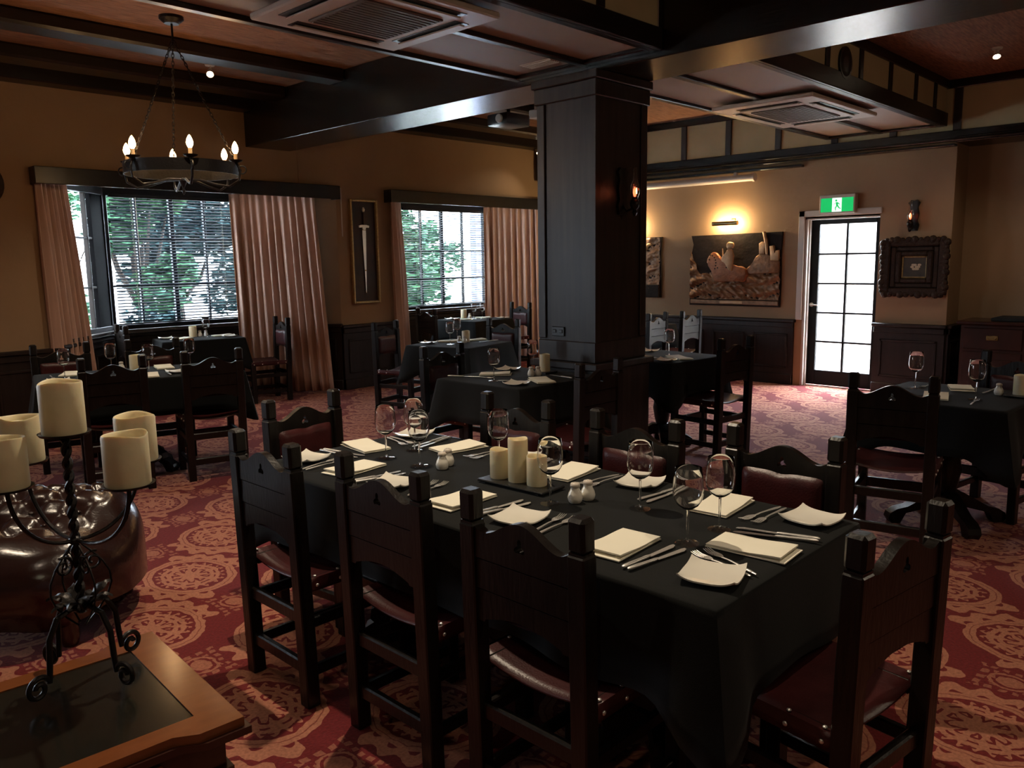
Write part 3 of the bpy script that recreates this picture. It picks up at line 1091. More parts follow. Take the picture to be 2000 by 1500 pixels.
def cloth(x, y, rz, wx, wy, label, drop=.27, seed=0, corner=.11, z=.7565):
    R_ = random.Random(seed + 11)
    n = 168
    per = 2 * (wx + wy)
    ph = [R_.uniform(0, 6.28) for _ in range(6)]
    pts = []
    rad = .018
    for k in range(n):
        s = per * k / n
        for (L, ax) in ((wx, 0), (wy, 1), (wx, 2), (wy, 3)):
            if s <= L:
                break
            s -= L
        f = s / L
        if ax == 0:
            p, nn = Vector((-wx / 2 + s, -wy / 2)), Vector((0, -1))
        elif ax == 1:
            p, nn = Vector((wx / 2, -wy / 2 + s)), Vector((1, 0))
        elif ax == 2:
            p, nn = Vector((wx / 2 - s, wy / 2)), Vector((0, 1))
        else:
            p, nn = Vector((-wx / 2, wy / 2 - s)), Vector((-1, 0))
        dc = min(s, L - s)
        sgn = -1 if s < L / 2 else 1
        tang = Vector((-nn.y, nn.x)) * sgn
        cw = exp(-(dc / .07) ** 2)
        pts.append((p, (nn + tang * cw * .9).normalized(), dc, per * k / n))
    bb = B()
    rings = []
    # s in skirt: 0 top edge .. 1 hem
    ss = [0, .02, .06, .14, .28, .45, .63, .82, 1]
    tops = []
    for j, q in enumerate(ss):
        row = []
        for (p, nn, dc, arc) in pts:
            cw = exp(-(dc / .10) ** 2)
            d = drop * (1 + corner / drop * cw)
            wob = sin(arc * 9 + ph[0]) * .5 + sin(arc * 17 + ph[1]) * .3 + sin(arc * 5 + ph[2]) * .4
            off = .004 + .004 * (q > .01) + q * (.018 + .018 * wob + .085 * cw)
            zz = z - d * q - (.003 if q == 0 else 0)
            row.append(bb.bm.verts.new((p.x + nn.x * off, p.y + nn.y * off, zz + (.0 if q < 1 else .006 * sin(arc * 13 + ph[3])))))
        rings.append(row)
    inner = [bb.bm.verts.new((p.x * .97, p.y * .97, z)) for (p, nn, dc, arc) in pts]
    rings = [inner] + rings
    for A, D in zip(rings, rings[1:]):
        for k in range(n):
            bb.bm.faces.new((A[k], A[(k + 1) % n], D[(k + 1) % n], D[k]))
    bb.bm.faces.new(inner)
    o = bb.build('tablecloth', M['cloth'], None, 60, (x, y, 0), rz)
    sm = o.modifiers.new('thickness', 'SOLIDIFY')
    sm.thickness = .002
    sm.offset = -1
    tag(o, label, 'tablecloth', 'black cloths over the tables')
    return o


TB = [
    (2.005, 1.93, 0, .835, 2.08, 2, 'long table in front carrying the trio of candles', .27),
    (4.05, 3.84, 0, .80, .78, 1, 'small table in front of the pillar', .27),
    (5.42, 5.93, radians(12), .74, .74, 1, 'small table between the pillar table and the second window', .27),
    (7.90, 8.32, radians(4), .78, .74, 1, 'small table in the second window bay', .27),
    (2.44, 6.27, radians(-15), 1.38, .76, 1, 'wide table under the wheel chandelier', .27),
    (4.10, 8.80, radians(-13), .86, .56, 1, 'small table in the wide window bay', .27),
    (5.70, 3.74, radians(-4), .70, .70, 1, 'small table just past the pillar on pink-lit carpet', .27),
    (5.07, 1.36, radians(-3), .76, .76, 1, 'table near the sideboard', .27),
    (8.05, 5.88, 0, 1.25, .74, 1, 'table under the copper reliefs beyond the pillar', .27),
]
for i, (x, y, rz, wx, wy, n, lab, dr) in enumerate(TB):
    table(x, y, rz, wx, wy, 'dark oak pedestal base of the ' + lab, n, .19 if n == 2 else (.33 if 'sideboard' in lab else .25))
    cloth(x, y, rz, wx, wy, 'black linen cloth over the ' + lab, dr, i)

ZT = .7585


# ================================================================== TABLEWARE
def make_glass():
    t = thing('wine_glass', '', 'wine glass', (0, 0, 0))
    th = .0011
    out = [(.0045, .098), (.015, .102), (.029, .112), (.0385, .127), (.0425, .145), (.0425, .162), (.0405, .19), (.0370, .220)]
    inn = [(r - th, z) for r, z in out[::-1][:-2]] + [(.010, .1045), (0, .1035)]
    inn[0] = (.0370 - th, .2205)
    B().lathe([(0, .097)] + out + inn, 28).build('bowl', M['glass'], t, 60)
    B().lathe([(0, .003), (.0044, .006), (.0036, .02), (.0034, .06), (.004, .092), (.0045, .098), (0, .098)], 14).build('stem', M['glass'], t, 60)
    B().lathe([(0, 0), (.034, 0), (.0345, .0015), (.02, .0032), (.008, .0065), (.0044, .010), (0, .010)], 26).build('foot', M['thin_glass'], t, 50)
    return t


def make_napkin():
    bb = B()
    L, W_ = .225, .128

    def layer(z0, z1, L0, L1, w_, lift):
        def fn(u, v):
            x = L0 + (L1 - L0) * u
            y = (v - .5) * w_
            e = min(1, 10 * min(u, 1 - u)) * min(1, 8 * min(v, 1 - v))
            return Vector((x, y, z1 - .0025 * (1 - e) + lift * u * u + .001 * sin(9 * u)))

        def fn2(u, v):
            p = fn(u, v)
            e = min(1, 10 * min(u, 1 - u)) * min(1, 8 * min(v, 1 - v))
            return Vector((p.x, p.y, z0 + .0015 * (1 - e) + lift * u * u * .8))
        bb.grid(fn, 14, 8)
        bb.grid(fn2, 14, 8)
        for v in (0, 1):
            bb.grid(lambda u, q: fn(u, v).lerp(fn2(u, v), q), 14, 1)
        for u in (0, 1):
            bb.grid(lambda v2, q: fn(u, v2).lerp(fn2(u, v2), q), 8, 1)
    layer(0, .0065, -L / 2, L / 2, W_, 0)
    layer(.0058, .0125, -L / 2 + .001, L / 2 - .012, W_ - .003, .007)
    bmesh.ops.remove_doubles(bb.bm, verts=bb.bm.verts, dist=.0003)
    o = bb.build('napkin', M['napkin'], None, 50)
    return tag(o, '', 'napkin')


def make_plate():
    def fn(u, v, off=0):
        a, b_ = 2 * u - 1, 2 * v - 1
        h = .075
        x, y = a * h * (1 - .05 * b_ * b_), b_ * h * (1 - .05 * a * a)
        z = .006 + .014 * (abs(a) ** 3 * .55 + abs(b_) ** 3 * .55) + .006 * (a * b_) ** 4
        return Vector((x, y, z + off))
    bb = B()
    bb.grid(lambda u, v: fn(u, v), 14, 14)
    bb.grid(lambda u, v: fn(u, v, -.004), 14, 14)
    for e in range(4):
        def edge(q, w_, e=e):
            uv = ((q, 0), (1, q), (1 - q, 1), (0, 1 - q))[e]
            return fn(uv[0], uv[1], -.004 * w_)
        bb.grid(edge, 14, 1)
    bmesh.ops.remove_doubles(bb.bm, verts=bb.bm.verts, dist=.0002)
    bb.lathe([(.030, 0), (.034, 0), (.036, .004), (.030, .004), (.030, 0)], 20)
    o = bb.build('side_plate', M['china'], None, 60)
    return tag(o, '', 'plate')


def make_knife():
    t = thing('table_knife', '', 'knife')
    bl = [(.0, -.006), (.10, -.009), (.118, -.002), (.121, .006), (.11, .009), (.0, .006)]
    B().prism(bl, .003, .0045).build('blade', M['steel'], t, 30)
    hb_ = B().tube([(.004, 0, .005), (-.01, 0, .005), (-.03, 0, .0055), (-.08, 0, .0065), (-.108, 0, .0065), (-.114, 0, .006)], [.004, .006, .0055, .0065, .0065, .003], 10)
    for v in hb_.bm.verts:
        v.co.z = .005 + (v.co.z - .005) * .75
    hb_.build('handle', M['steel'], t, 60)
    return t


def make_fork():
    t = thing('table_fork', '', 'fork')
    hb_ = B().tube([(.03, 0, .004), (.0, 0, .0075), (-.03, 0, .007), (-.08, 0, .005), (-.105, 0, .0045)], [.003, .0028, .0035, .0055, .003], 8)
    for v in hb_.bm.verts:
        v.co.z = .005 + (v.co.z - .005) * .6
    hb_.build('handle', M['steel'], t, 60)
    fb = B()

    def head(u, v):
        x = .028 + u * .028
        w_ = .004 + .008 * min(1, u * 1.6) ** .7
        return Vector((x, (v * 2 - 1) * w_, .0035 + .004 * (1 - sin(pi * min(1, u))) * 0 + .002 * (v * 2 - 1) ** 2))
    fb.grid(head, 6, 4)
    for k in range(4):
        y = -.0102 + .0068 * k
        fb.tube([(.054, y, .0045), (.075, y, .0035), (.095, y, .0075), (.098, y, .0085)], [.0019, .0016, .0013, .0006], 6)
    fb.build('tines', M['steel'], t, 60)
    return t


def make_shaker():
    t = thing('shaker', '', 'shaker')
    B().lathe([(0, 0), (.019, 0), (.0235, .006), (.0255, .018), (.022, .032), (.0155, .045), (.0145, .052), (0, .052)], 22).build('body', M['china'], t, 50)
    cp = B().lathe([(.0150, .052), (.0165, .0535), (.0165, .060), (.014, .0655), (.006, .068), (0, .0682), (0, .052), (.0150, .052)], 20)
    cap = cp.build('cap', M['white_plastic'], t, 50)
    hb_ = B()
    for k in range(5):
        a = k * 2 * pi / 5
        hb_.ball((.006 * cos(a), .006 * sin(a), .0677), .0013, 6)
    hb_.build('holes', M['black_plastic'], cap)
    return t


def make_candle(r, h, nm='candle'):
    def wav(a, rr, z):
        if z < h * .9:
            return 0
        return .035 * r * 3 * (sin(2 * a + .4) + .5 * sin(3 * a + 1.5)) * .55
    bb = B().lathe([(0, 0), (r * .98, 0), (r, .004), (r, h * .4), (r * .995, h - .004), (r * .96, h), (r * .88, h - .003), (r * .82, h - .016), (r * .4, h - .024), (0, h - .025)], 32, wav=wav)
    return bb.build(nm, M['wax'], None, 50)


def make_tray(wx, wy):
    t = B().box(-wx / 2, wx / 2, -wy / 2, wy / 2, .004, .013, .003)
    for sx in (-1, 1):
        for sy in (-1, 1):
            t.box(sx * wx * .4 - .01, sx * wx * .4 + .01, sy * wy * .4 - .01, sy * wy * .4 + .01, 0, .004)
    return t.build('candle_tray', M['slate'], None, 0)


P = {'glass': make_glass(), 'napkin': make_napkin(), 'plate': make_plate(), 'knife': make_knife(), 'fork': make_fork(), 'shaker': make_shaker()}
first = {k: True for k in P}
GR = {'glass': 'wine glasses on the tables', 'napkin': 'folded cream napkins', 'plate': 'square white side plates', 'knife': 'steel table knives', 'fork': 'steel table forks', 'shaker': 'white salt and pepper shakers'}


def put(kind, x, y, rz, label, z=ZT):
    if first[kind]:
        first[kind] = False
        o = P[kind]
        o.location = (x, y, z)
        o.rotation_euler.z = rz
        o['label'] = label
        o['group'] = GR[kind]
        return o
    return dup(P[kind], (x, y, z), rz, label, GR[kind])


def at2(p, q):
    return atan2(q[1] - p[1], q[0] - p[0])

# ---------------- front table settings
T1 = 'the long table'
SEATS = {
    'a1': ('window-end place, sofa side of ' + T1, R0),
    'a2': ('middle place, sofa side of ' + T1, R0),
    'a3': ('third place, sofa side of ' + T1, R0),
    'b1': ('window-end place, pillar side of ' + T1, pi),
    'b2': ('middle place, pillar side of ' + T1, pi),
    'b3': ('third place, pillar side of ' + T1, pi),
    'c': ('windowward head place of ' + T1, -R90),
    'd': ('head place before the worn chair', R90),
}
NP = {'c': (2.04, 2.855), 'a1': (1.782, 2.572), 'b1': (2.290, 2.528), 'a2': (1.769, 1.949), 'b2': (2.285, 1.900), 'a3': (1.772, 1.292), 'b3': (2.286, 1.267), 'd': (1.991, 1.005)}
NR = {'c': -8, 'a1': 8, 'b1': -9, 'a2': 3, 'b2': 6, 'a3': 4, 'b3': 5, 'd': 4}
for k, (x, y) in NP.items():
    put('napkin', x, y, SEATS[k][1] + pi + radians(NR[k]), 'folded cream napkin at the ' + SEATS[k][0])
PL = {'a1': (1.745, 2.850, 14), 'c': (2.335, 2.880, 20), 'a2': (1.745, 2.281, 22), 'a3': (1.752, 1.662, 10), 'b1': (2.325, 2.226, 8), 'b2': (2.325, 1.614, 12), 'b3': (2.330, .990, -6), 'd': (1.736, .985, 16)}
for k, (x, y, r) in PL.items():
    put('plate', x, y, radians(r), 'square white side plate at the ' + SEATS[k][0])
KN = {'d': ((2.161, .900), (2.109, 1.110)), 'a3': ((1.640, 1.180), (1.838, 1.155)), 'a2': ((1.680, 1.800), (1.870, 1.770)), 'a1': ((1.650, 2.420), (1.840, 2.385)), 'c': ((1.885, 2.945), (1.905, 2.755)), 'b1': ((2.400, 2.715), (2.210, 2.690)), 'b3': ((2.385, 1.465), (2.175, 1.495)), 'b2': ((2.385, 2.085), (2.190, 2.100))}
for k, (h_, t_) in KN.items():
    h_, t_ = Vector(h_), Vector(t_)
    d_ = (t_ - h_).normalized()
    n_ = Vector((-d_.y, d_.x))
    for j, (s, ang, nm) in enumerate(((-.013, 0, 'inner'), (.016, 5, 'outer'))):
        p_ = h_ + d_ * .108 + n_ * s
        put('knife', p_.x, p_.y, atan2(d_.y, d_.x) + radians(ang), nm + ' steel table knife at the ' + SEATS[k][0])
FK = {'d': ((1.812, .915), (1.877, 1.112)), 'a3': ((1.680, 1.535), (1.853, 1.561)), 'a2': ((1.690, 2.115), (1.873, 2.171)), 'a1': ((1.650, 2.712), (1.800, 2.738)), 'b2': ((2.370, 1.735), (2.200, 1.752)), 'b3': ((2.385, 1.110), (2.215, 1.124)), 'c': ((2.225, 2.930), (2.195, 2.740)), 'b1': ((2.385, 2.345), (2.205, 2.360))}
for k, (h_, t_) in FK.items():
    h_, t_ = Vector(h_), Vector(t_)
    d_ = (t_ - h_).normalized()
    n_ = Vector((-d_.y, d_.x))
    for j, (s, ang, nm) in enumerate(((-.016, -4, 'inner'), (.016, 3, 'outer'))):
        p_ = h_ + d_ * .100 + n_ * s
        put('fork', p_.x, p_.y, atan2(d_.y, d_.x) + radians(ang), nm + ' steel fork at the ' + SEATS[k][0])
GL = {'a1': (1.985, 2.421, 'third-place'), 'c': (1.978, 2.625, ''), 'b1': (2.142, 2.643, ''), 'b2': (2.200, 2.194, ''), 'a2': (1.944, 1.703, ''), 'b3x': (2.091, 1.450, ''), 'b3': (2.077, 1.158, ''), 'a3': (1.912, 1.165, '')}
GLAB = {'a1': 'empty wine glass standing beside the shaker pair at the window end of the long table',
        'c': 'empty wine glass between two napkins at the window end of the long table',
        'b1': 'empty wine glass overlapped by another at the window end of the long table',
        'b2': 'empty wine glass rising just behind the three candles',
        'a2': 'empty wine glass standing in front of the short right candle on the tray',
        'b3x': 'empty wine glass alone past the white shakers in the middle of the long table',
        'b3': 'empty wine glass before the oxblood chair with the trefoil, farther of a close pair',
        'a3': 'empty wine glass by the two knives, closer of a close pair'}
for k, (x, y, _) in GL.items():
    put('glass', x, y, 0, GLAB[k])
put('shaker', 2.014, 2.320, 0, 'white shaker in front of its twin at the window end of the long table')
put('shaker', 2.066, 2.345, 0, 'white shaker behind its twin at the window end of the long table')
put('shaker', 2.010, 1.652, 0, 'white shaker in front of its twin beside the candle tray of the long table')
put('shaker', 2.062, 1.640, 0, 'white shaker behind its twin beside the candle tray of the long table')


def tray(x, y, rz, wx, wy, label):
    o = make_tray(wx, wy)
    o.location = (x, y, ZT)
    o.rotation_euler.z = rz
    tag(o, label, 'tray')


tray(2.040, 1.930, radians(2), .125, .31, 'rectangular black slate tray carrying three ivory candles')


def candle(x, y, z, r, h, label, rz=0, group='ivory pillar candles'):
    o = make_candle(r, h)
    o.location = (x, y, z)
    o.rotation_euler.z = rz
    tag(o, label, 'candle', group)
    return o


TZ = ZT + .0135
candle(2.039, 2.030, TZ, .036, .105, 'short ivory pillar candle, left of the trio on the slate tray', 1)
candle(2.045, 1.944, TZ, .036, .155, 'tall ivory pillar candle in the middle of the trio on slate', 2)
candle(2.050, 1.858, TZ, .036, .105, 'short ivory pillar candle, right of the trio on the slate tray', 4)

# ---------------- settings of the other tables
tp, ts, tw, tc, tb, tq, tsb, tr_ = ('the pillar-front table', 'the middle table before the second window', 'the table in the second window bay', 'the chandelier table', 'the table in the wide window bay', 'the table just past the pillar', 'the table near the sideboard', 'the table under the copper reliefs')
put('glass', 3.798, 3.822, 0, 'wine glass by the napkin at the corner of ' + tp)
put('glass', 4.365, 3.985, 0, 'wine glass behind the candle on ' + tp)
put('napkin', 4.023, 4.030, -R90 + radians(40), 'folded napkin behind the wine glass on ' + tp)
put('napkin', 3.985, 3.560, R90 - radians(30), 'folded napkin before the slatted chair at ' + tp)
put('plate', 3.775, 3.590, radians(20), 'side plate at the camera corner of ' + tp)
put('plate', 4.250, 4.130, radians(10), 'side plate at the far edge of ' + tp)
put('shaker', 4.115, 3.775, 0, 'white shaker, left of the pair beside the candle on ' + tp)
put('shaker', 4.160, 3.750, 0, 'white shaker, right of the pair beside the candle on ' + tp)
tray(4.300, 3.810, 0, .13, .13, 'small square slate tray under the candle on ' + tp)
candle(4.300, 3.810, TZ, .038, .122, 'ivory pillar candle standing before the pillar on its small table')
put('knife', 3.800, 4.130, radians(-60), 'steel knife at the far corner of ' + tp)
put('fork', 3.850, 4.000, radians(-70), 'steel fork beside the far napkin of ' + tp)
put('fork', 3.860, 3.700, radians(-60), 'steel fork between plate and napkin on ' + tp)
put('knife', 4.215, 3.585, radians(80), 'steel knife beside the near napkin of ' + tp)

put('glass', 5.274, 5.905, 0, 'wine glass at the camera edge of ' + ts)
put('glass', 5.590, 6.150, 0, 'wine glass half hidden by the candle on ' + ts)
put('napkin', 5.440, 6.105, radians(-45), 'folded napkin behind the first wine glass on ' + ts)
put('napkin', 5.690, 5.985, radians(-20), 'folded napkin right of the candle on ' + ts)
candle(5.540, 5.965, ZT, .040, .110, 'ivory pillar candle on the middle table before the second window')
put('shaker', 5.430, 5.945, 0, 'white shaker, left of the pair on ' + ts)
put('shaker', 5.455, 5.890, 0, 'white shaker, right of the pair on ' + ts)
put('plate', 5.205, 6.155, radians(25), 'side plate at the wall end of ' + ts)
put('knife', 5.700, 5.800, radians(170), 'steel knife at the aisle edge of ' + ts)

put('glass', 7.860, 8.290, 0, 'wine glass, left of two on ' + tw)
put('glass', 7.990, 8.250, 0, 'wine glass, right of two on ' + tw)
put('napkin', 7.660, 8.280, radians(-50), 'folded napkin at the left edge of ' + tw)
put('napkin', 8.080, 8.330, radians(-50), 'folded napkin at the right edge of ' + tw)
put('plate', 7.640, 8.510, radians(10), 'side plate at the left back of ' + tw)
put('plate', 8.190, 8.050, radians(10), 'side plate at the right corner of ' + tw)
candle(7.900, 8.540, ZT, .042, .125, 'ivory pillar candle under the blind on the second window bay table')
put('shaker', 7.950, 8.470, 0, 'white shaker beside the candle on ' + tw)

put('glass', 1.935, 6.330, 0, 'wine glass at the left end of ' + tc)
put('glass', 2.303, 6.450, 0, 'wine glass rising behind the first slatted chair at ' + tc)
put('glass', 2.457, 6.136, 0, 'wine glass right of the candle on ' + tc)
put('glass', 2.850, 6.300, 0, 'wine glass at the second slatted chair of ' + tc)
put('napkin', 2.050, 6.560, radians(60), 'folded napkin at the far side, left end of ' + tc)
put('napkin', 2.680, 6.400, radians(75), 'folded napkin at the far side, right end of ' + tc)
put('napkin', 2.400, 6.000, radians(70), 'folded napkin between the two slatted chairs at ' + tc)
put('plate', 1.850, 6.190, radians(-15), 'side plate at the left corner of ' + tc)
put('plate', 2.620, 6.030, radians(-10), 'side plate before the second slatted chair at ' + tc)
candle(2.480, 6.450, ZT, .042, .118, 'ivory pillar candle on the table beneath the wheel chandelier')
put('shaker', 2.400, 6.520, 0, 'white shaker beside the candle on ' + tc)
put('knife', 2.545, 5.905 + .1, radians(75), 'steel knife beside the near napkin of ' + tc)
put('fork', 2.270, 6.060, radians(75), 'steel fork beside the near napkin of ' + tc)
put('fork', 1.900, 6.500, radians(-100), 'steel fork at the left end of ' + tc)

put('glass', 4.170, 8.760, 0, 'wine glass standing against the blind on ' + tb)
put('napkin', 3.900, 8.790, radians(20), 'folded napkin at the left edge of ' + tb)
put('napkin', 4.380, 8.800, radians(-10), 'folded napkin at the right edge of ' + tb)
put('plate', 3.800, 8.960, radians(-13), 'side plate at the left back of ' + tb)
put('plate', 4.370, 8.620, radians(-13), 'side plate at the right corner of ' + tb)
candle(4.110, 8.965, ZT, .042, .120, 'ivory pillar candle against the blind on the wide window bay table')
put('shaker', 4.180, 8.940, 0, 'white shaker close beside the candle on ' + tb)
put('shaker', 4.235, 8.910, 0, 'white shaker one step from the candle on ' + tb)

put('glass', 5.720, 3.690, 0, 'single wine glass on ' + tq)
put('napkin', 5.600, 3.520, R90 - radians(25), 'folded napkin in front of the wine glass on ' + tq)
put('plate', 5.400, 3.510, radians(15), 'side plate at the pillar corner of ' + tq)
put('plate', 5.860, 3.990, radians(5), 'side plate at the far edge of ' + tq)
put('fork', 5.500, 3.640, radians(80), 'steel fork beside the plate on ' + tq)

put('glass', 5.150, 1.590, 0, 'wine glass at the far corner of ' + tsb)
put('glass', 4.950, 1.212, 0, 'wine glass before the oxblood chair at ' + tsb)
put('napkin', 5.300, 1.380, pi + radians(20), 'folded napkin at the sideboard side of ' + tsb)
put('napkin', 4.900, 1.400, radians(15), 'folded napkin before the slatted chair at ' + tsb)
put('shaker', 5.190, 1.155, 0, 'white shaker beside the slate tray on ' + tsb)
tray(5.190, 1.050, radians(-3), .13, .13, 'square slate tray under the candle on ' + tsb)
candle(5.190, 1.050, TZ, .036, .110, 'ivory pillar candle cut by the frame on the table near the sideboard')
put('fork', 5.300, 1.560, radians(170), 'steel fork at the far corner of ' + tsb)
put('knife', 5.300, 1.225, radians(175), 'steel knife at the sideboard side of ' + tsb)
put('fork', 4.840, 1.190, radians(5), 'steel fork beneath the front wine glass on ' + tsb)

put('napkin', 8.020, 5.980, radians(60), 'folded napkin glimpsed between two chairs on ' + tr_)
put('plate', 7.640, 5.720, radians(10), 'side plate at the pillar end of ' + tr_)


# ================================================================== COFFEE TABLE, CANDELABRA, SOFA
ct = thing('coffee_table', 'glossy mahogany coffee table with dark inset top, in the front corner', 'coffee table', (.421, 2.028, 0), radians(-3.7))
HX, HY, ZC = .43, .31, .50


def ctop(h, z0, z1, bb):
    x, y = HX + h, HY + h
    k = .105
    r = .028
    poly = [(-x, -y), (-x + k, -y), (-x + k + .05, -y + r), (x - k - .05, -y + r), (x - k, -y), (x, -y), (x, y), (x - k, y), (x - k - .05, y - r), (-x + k + .05, y - r), (-x + k, y), (-x, y)]
    bb.prism(poly, z0, z1)
    return bb


ix, iy = HX - .085, HY - .085
fr_ = B()
for q in (((-ix, -iy), (ix, -iy), (HX - .16, -HY + .028), (-HX + .16, -HY + .028)), ):
    pass
outer = [(-HX, -HY), (-HX + .105, -HY), (-HX + .155, -HY + .028), (HX - .155, -HY + .028), (HX - .105, -HY), (HX, -HY), (HX, HY), (HX - .105, HY), (HX - .155, HY - .028), (-HX + .155, HY - .028), (-HX + .105, HY), (-HX, HY)]
fr_.prism(outer, ZC - .022, ZC, holes=[[(-ix, -iy), (ix, -iy), (ix, iy), (-ix, iy)]])
fr_.build('top_frame', M['mahogany'], ct, 30)
B().box(-ix, ix, -iy, iy, ZC - .02, ZC - .003).build('inset_top', M['tooled'], ct, 0)
ctop(.012, ZC - .040, ZC - .022, B()).build('top_moulding', M['mahogany_dark'], ct, 30)
ctop(-.035, .10, ZC - .040, B()).build('cabinet', M['mahogany_dark'], ct, 30)
ctop(-.022, .345, .375, B()).build('waist_moulding', M['mahogany_dark'], ct, 30)
ctop(-.02, .04, .10, B()).build('plinth', M['mahogany_dark'], ct, 30)
for x0, x1 in ((-.25, -.01), (.01, .25)):
    B().box(x0, x1, -HY + .022, -HY + .036, .385, .445, .005).build('drawer', M['mahogany'], ct, 0)
for sx in (-1, 1):
    for sy in (-1, 1):
        B().lathe([(0, 0), (.03, 0), (.036, .015), (.03, .04), (0, .04)], 14, Matrix.Translation((sx * (HX - .07), sy * (HY - .07), 0))).build('foot', M['mahogany_dark'], ct)

CX, CY = .643, 2.147
cd = thing('candelabra', 'black wrought iron five-pan candelabra on the mahogany coffee table', 'candelabra', (CX, CY, ZC))
I_ = M['iron']
sb = B()
tw_ = []
n = 70
for s_ in (0, pi):
    sb.tube([(.0065 * cos(s_ + k * .62), .0065 * sin(s_ + k * .62), .19 + (.635 - .19) * k / n) for k in range(n + 1)], .0068, 6)
sb.build('twisted_stem', I_, cd)
pans = [(.500, 2.118, 1.045), (.597, 2.335, 1.055), (.690, 1.893, 1.055), (.800, 2.118, 1.055)]


def scroll(c, r0, r1, a0, turns, ax1, ax2, n=26):
    out = []
    for k in range(n + 1):
        f = k / n
        a = a0 + turns * 2 * pi * f
        r = r0 + (r1 - r0) * f
        out.append(Vector(c) + ax1 * (r * cos(a)) + ax2 * (r * sin(a)))
    return out


Zv = Vector((0, 0, 1))
for (px, py, pz) in pans:
    v = Vector((px - CX, py - CY, 0))
    L = v.length
    d_ = v.normalized()
    z1 = pz - ZC
    zb_ = .375
    pts = [Vector((0, 0, zb_ + .002)) + d_ * .006]
    for k in range(1, 15):
        a = pi / 2 * k / 14
        pts.append(d_ * (L * sin(a) ** .9) + Zv * (zb_ + (z1 - .005 - zb_) * (1 - cos(a))))
    arm = B().tube(pts, .0052, 8).build('arm', I_, cd)
    B().lathe([(0, -.008), (.012, -.008), (.014, -.004), (.054, -.002), (.058, .004), (.055, .004), (.05, .001), (0, .001)], 24, Matrix.Translation((v.x, v.y, z1))).build('pan', I_, cd)
    # hanging scroll between arm and stem
    pts = [d_ * .012 + Zv * .365] + [d_ * (.012 + .062 * sin(pi * f)) + Zv * (.365 - .21 * f) for f in (.12, .25, .4, .55, .7, .85, 1)]
    B().tube(pts, .0026, 6).build('wire_scroll', I_, cd)
    B().tube(scroll(d_ * .036 + Zv * .315, .026, .006, 1.2, 1.5, d_, Zv), .0032, 6).build('wire_curl', I_, cd)
B().lathe([(0, -.01), (.012, -.01), (.016, -.004), (.056, -.002), (.06, .004), (.056, .004), (.05, .001), (0, .001)], 24, Matrix.Translation((0, 0, .648))).build('pan', I_, cd)
B().ball((0, 0, .375), .016, 10, (1, 1, .8)).ball((0, 0, .195), .018, 10, (1, 1, .7)).build('collar', I_, cd)
for k in range(4):
    a = radians(20) + k * pi / 2
    d_ = Vector((cos(a), sin(a), 0))
    pts = [Zv * .195, d_ * .03 + Zv * .205, d_ * .07 + Zv * .195, d_ * .095 + Zv * .15, d_ * .10 + Zv * .09, d_ * .105 + Zv * .045]
    pts += scroll(d_ * .135 + Zv * .042, .033, .008, pi, 1.45, d_, -Zv, 30)[1:]
    B().tube(pts, [.0075] * 5 + [.0065] * (len(pts) - 5), 8).build('scroll_foot', I_, cd)
R_ = random.Random(2)
for k in range(10):
    a = k * .63 + .2
    d_ = Vector((cos(a), sin(a), 0))
    n_ = Vector((-d_.y, d_.x, 0))
    lb = B()
    ln = R_.uniform(.05, .075)
    zz = R_.uniform(.0, .035)
    lb.grid(lambda u, v: d_ * (.012 + ln * u) + n_ * ((v - .5) * .036 * sin(pi * min(.98, u * .9 + .1)) * (1 + .3 * sin(14 * u))) + Zv * (.195 + .03 * sin(2.6 * u) + zz * u - .012 * abs(v - .5)), 8, 4)
    lb.build('iron_leaf', I_, cd)
CR = .050
names = ['ivory candle on the front left pan of the candelabra, cut by the frame', 'ivory candle on the back left pan of the candelabra', 'ivory candle on the front right pan of the candelabra', 'ivory candle on the back right pan of the candelabra']
for (px, py, pz), nm in zip(pans, names):
    candle(px, py, pz + .002, CR, .118, nm, px * 9, 'ivory candles on the candelabra')
candle(CX, CY, ZC + .6495, CR, .128, 'tallest ivory candle on the central pan of the candelabra', 3.9, 'ivory candles on the candelabra')

# ---- chesterfield sofa end
sf = thing('chesterfield_sofa', 'burgundy leather chesterfield sofa end with tufted roll, behind the candelabra', 'sofa', (1.03, 3.35, 0), atan2(.69, -.72))
# local x runs along the sofa (to the left in the photo), local -y points away
prof = [(.06, .10), (.02, .16), (-.03, .24), (-.055, .33), (-.04, .42), (.02, .495), (.10, .53), (.18, .545), (.27, .565), (.36, .60), (.45, .645), (.54, .665), (.63, .655), (.71, .60), (.75, .50), (.76, .35), (.76, .10)]


def pr(v):
    f = v * (len(prof) - 1)
    i = min(int(f), len(prof) - 2)
    t_ = f - i
    p0 = prof[max(i - 1, 0)]
    p1 = prof[i]
    p2 = prof[i + 1]
    p3 = prof[min(i + 2, len(prof) - 1)]
    return [.5 * (2 * b_ + (c_ - a_) * t_ + (2 * a_ - 5 * b_ + 4 * c_ - d_) * t_ ** 2 + (3 * b_ - a_ - 3 * c_ + d_) * t_ ** 3) for a_, b_, c_, d_ in zip(p0, p1, p2, p3)]


def tuft(x, y):
    pu, pv = .20, .20
    best = 9
    for sx, sy in ((0, 0), (.5, .5)):
        a_ = (x / pu - sx) - round(x / pu - sx)
        b_ = (y / pv - sy) - round(y / pv - sy)
        best = min(best, sqrt((a_ * pu) ** 2 + (b_ * pv) ** 2))
    a_, b_ = x / pu + y / pv, x / pu - y / pv
    cr = min(abs(a_ - round(a_)), abs(b_ - round(b_))) * pu * .7
    return -.034 * exp(-(best / .04) ** 2) - .014 * exp(-(cr / .014) ** 2)


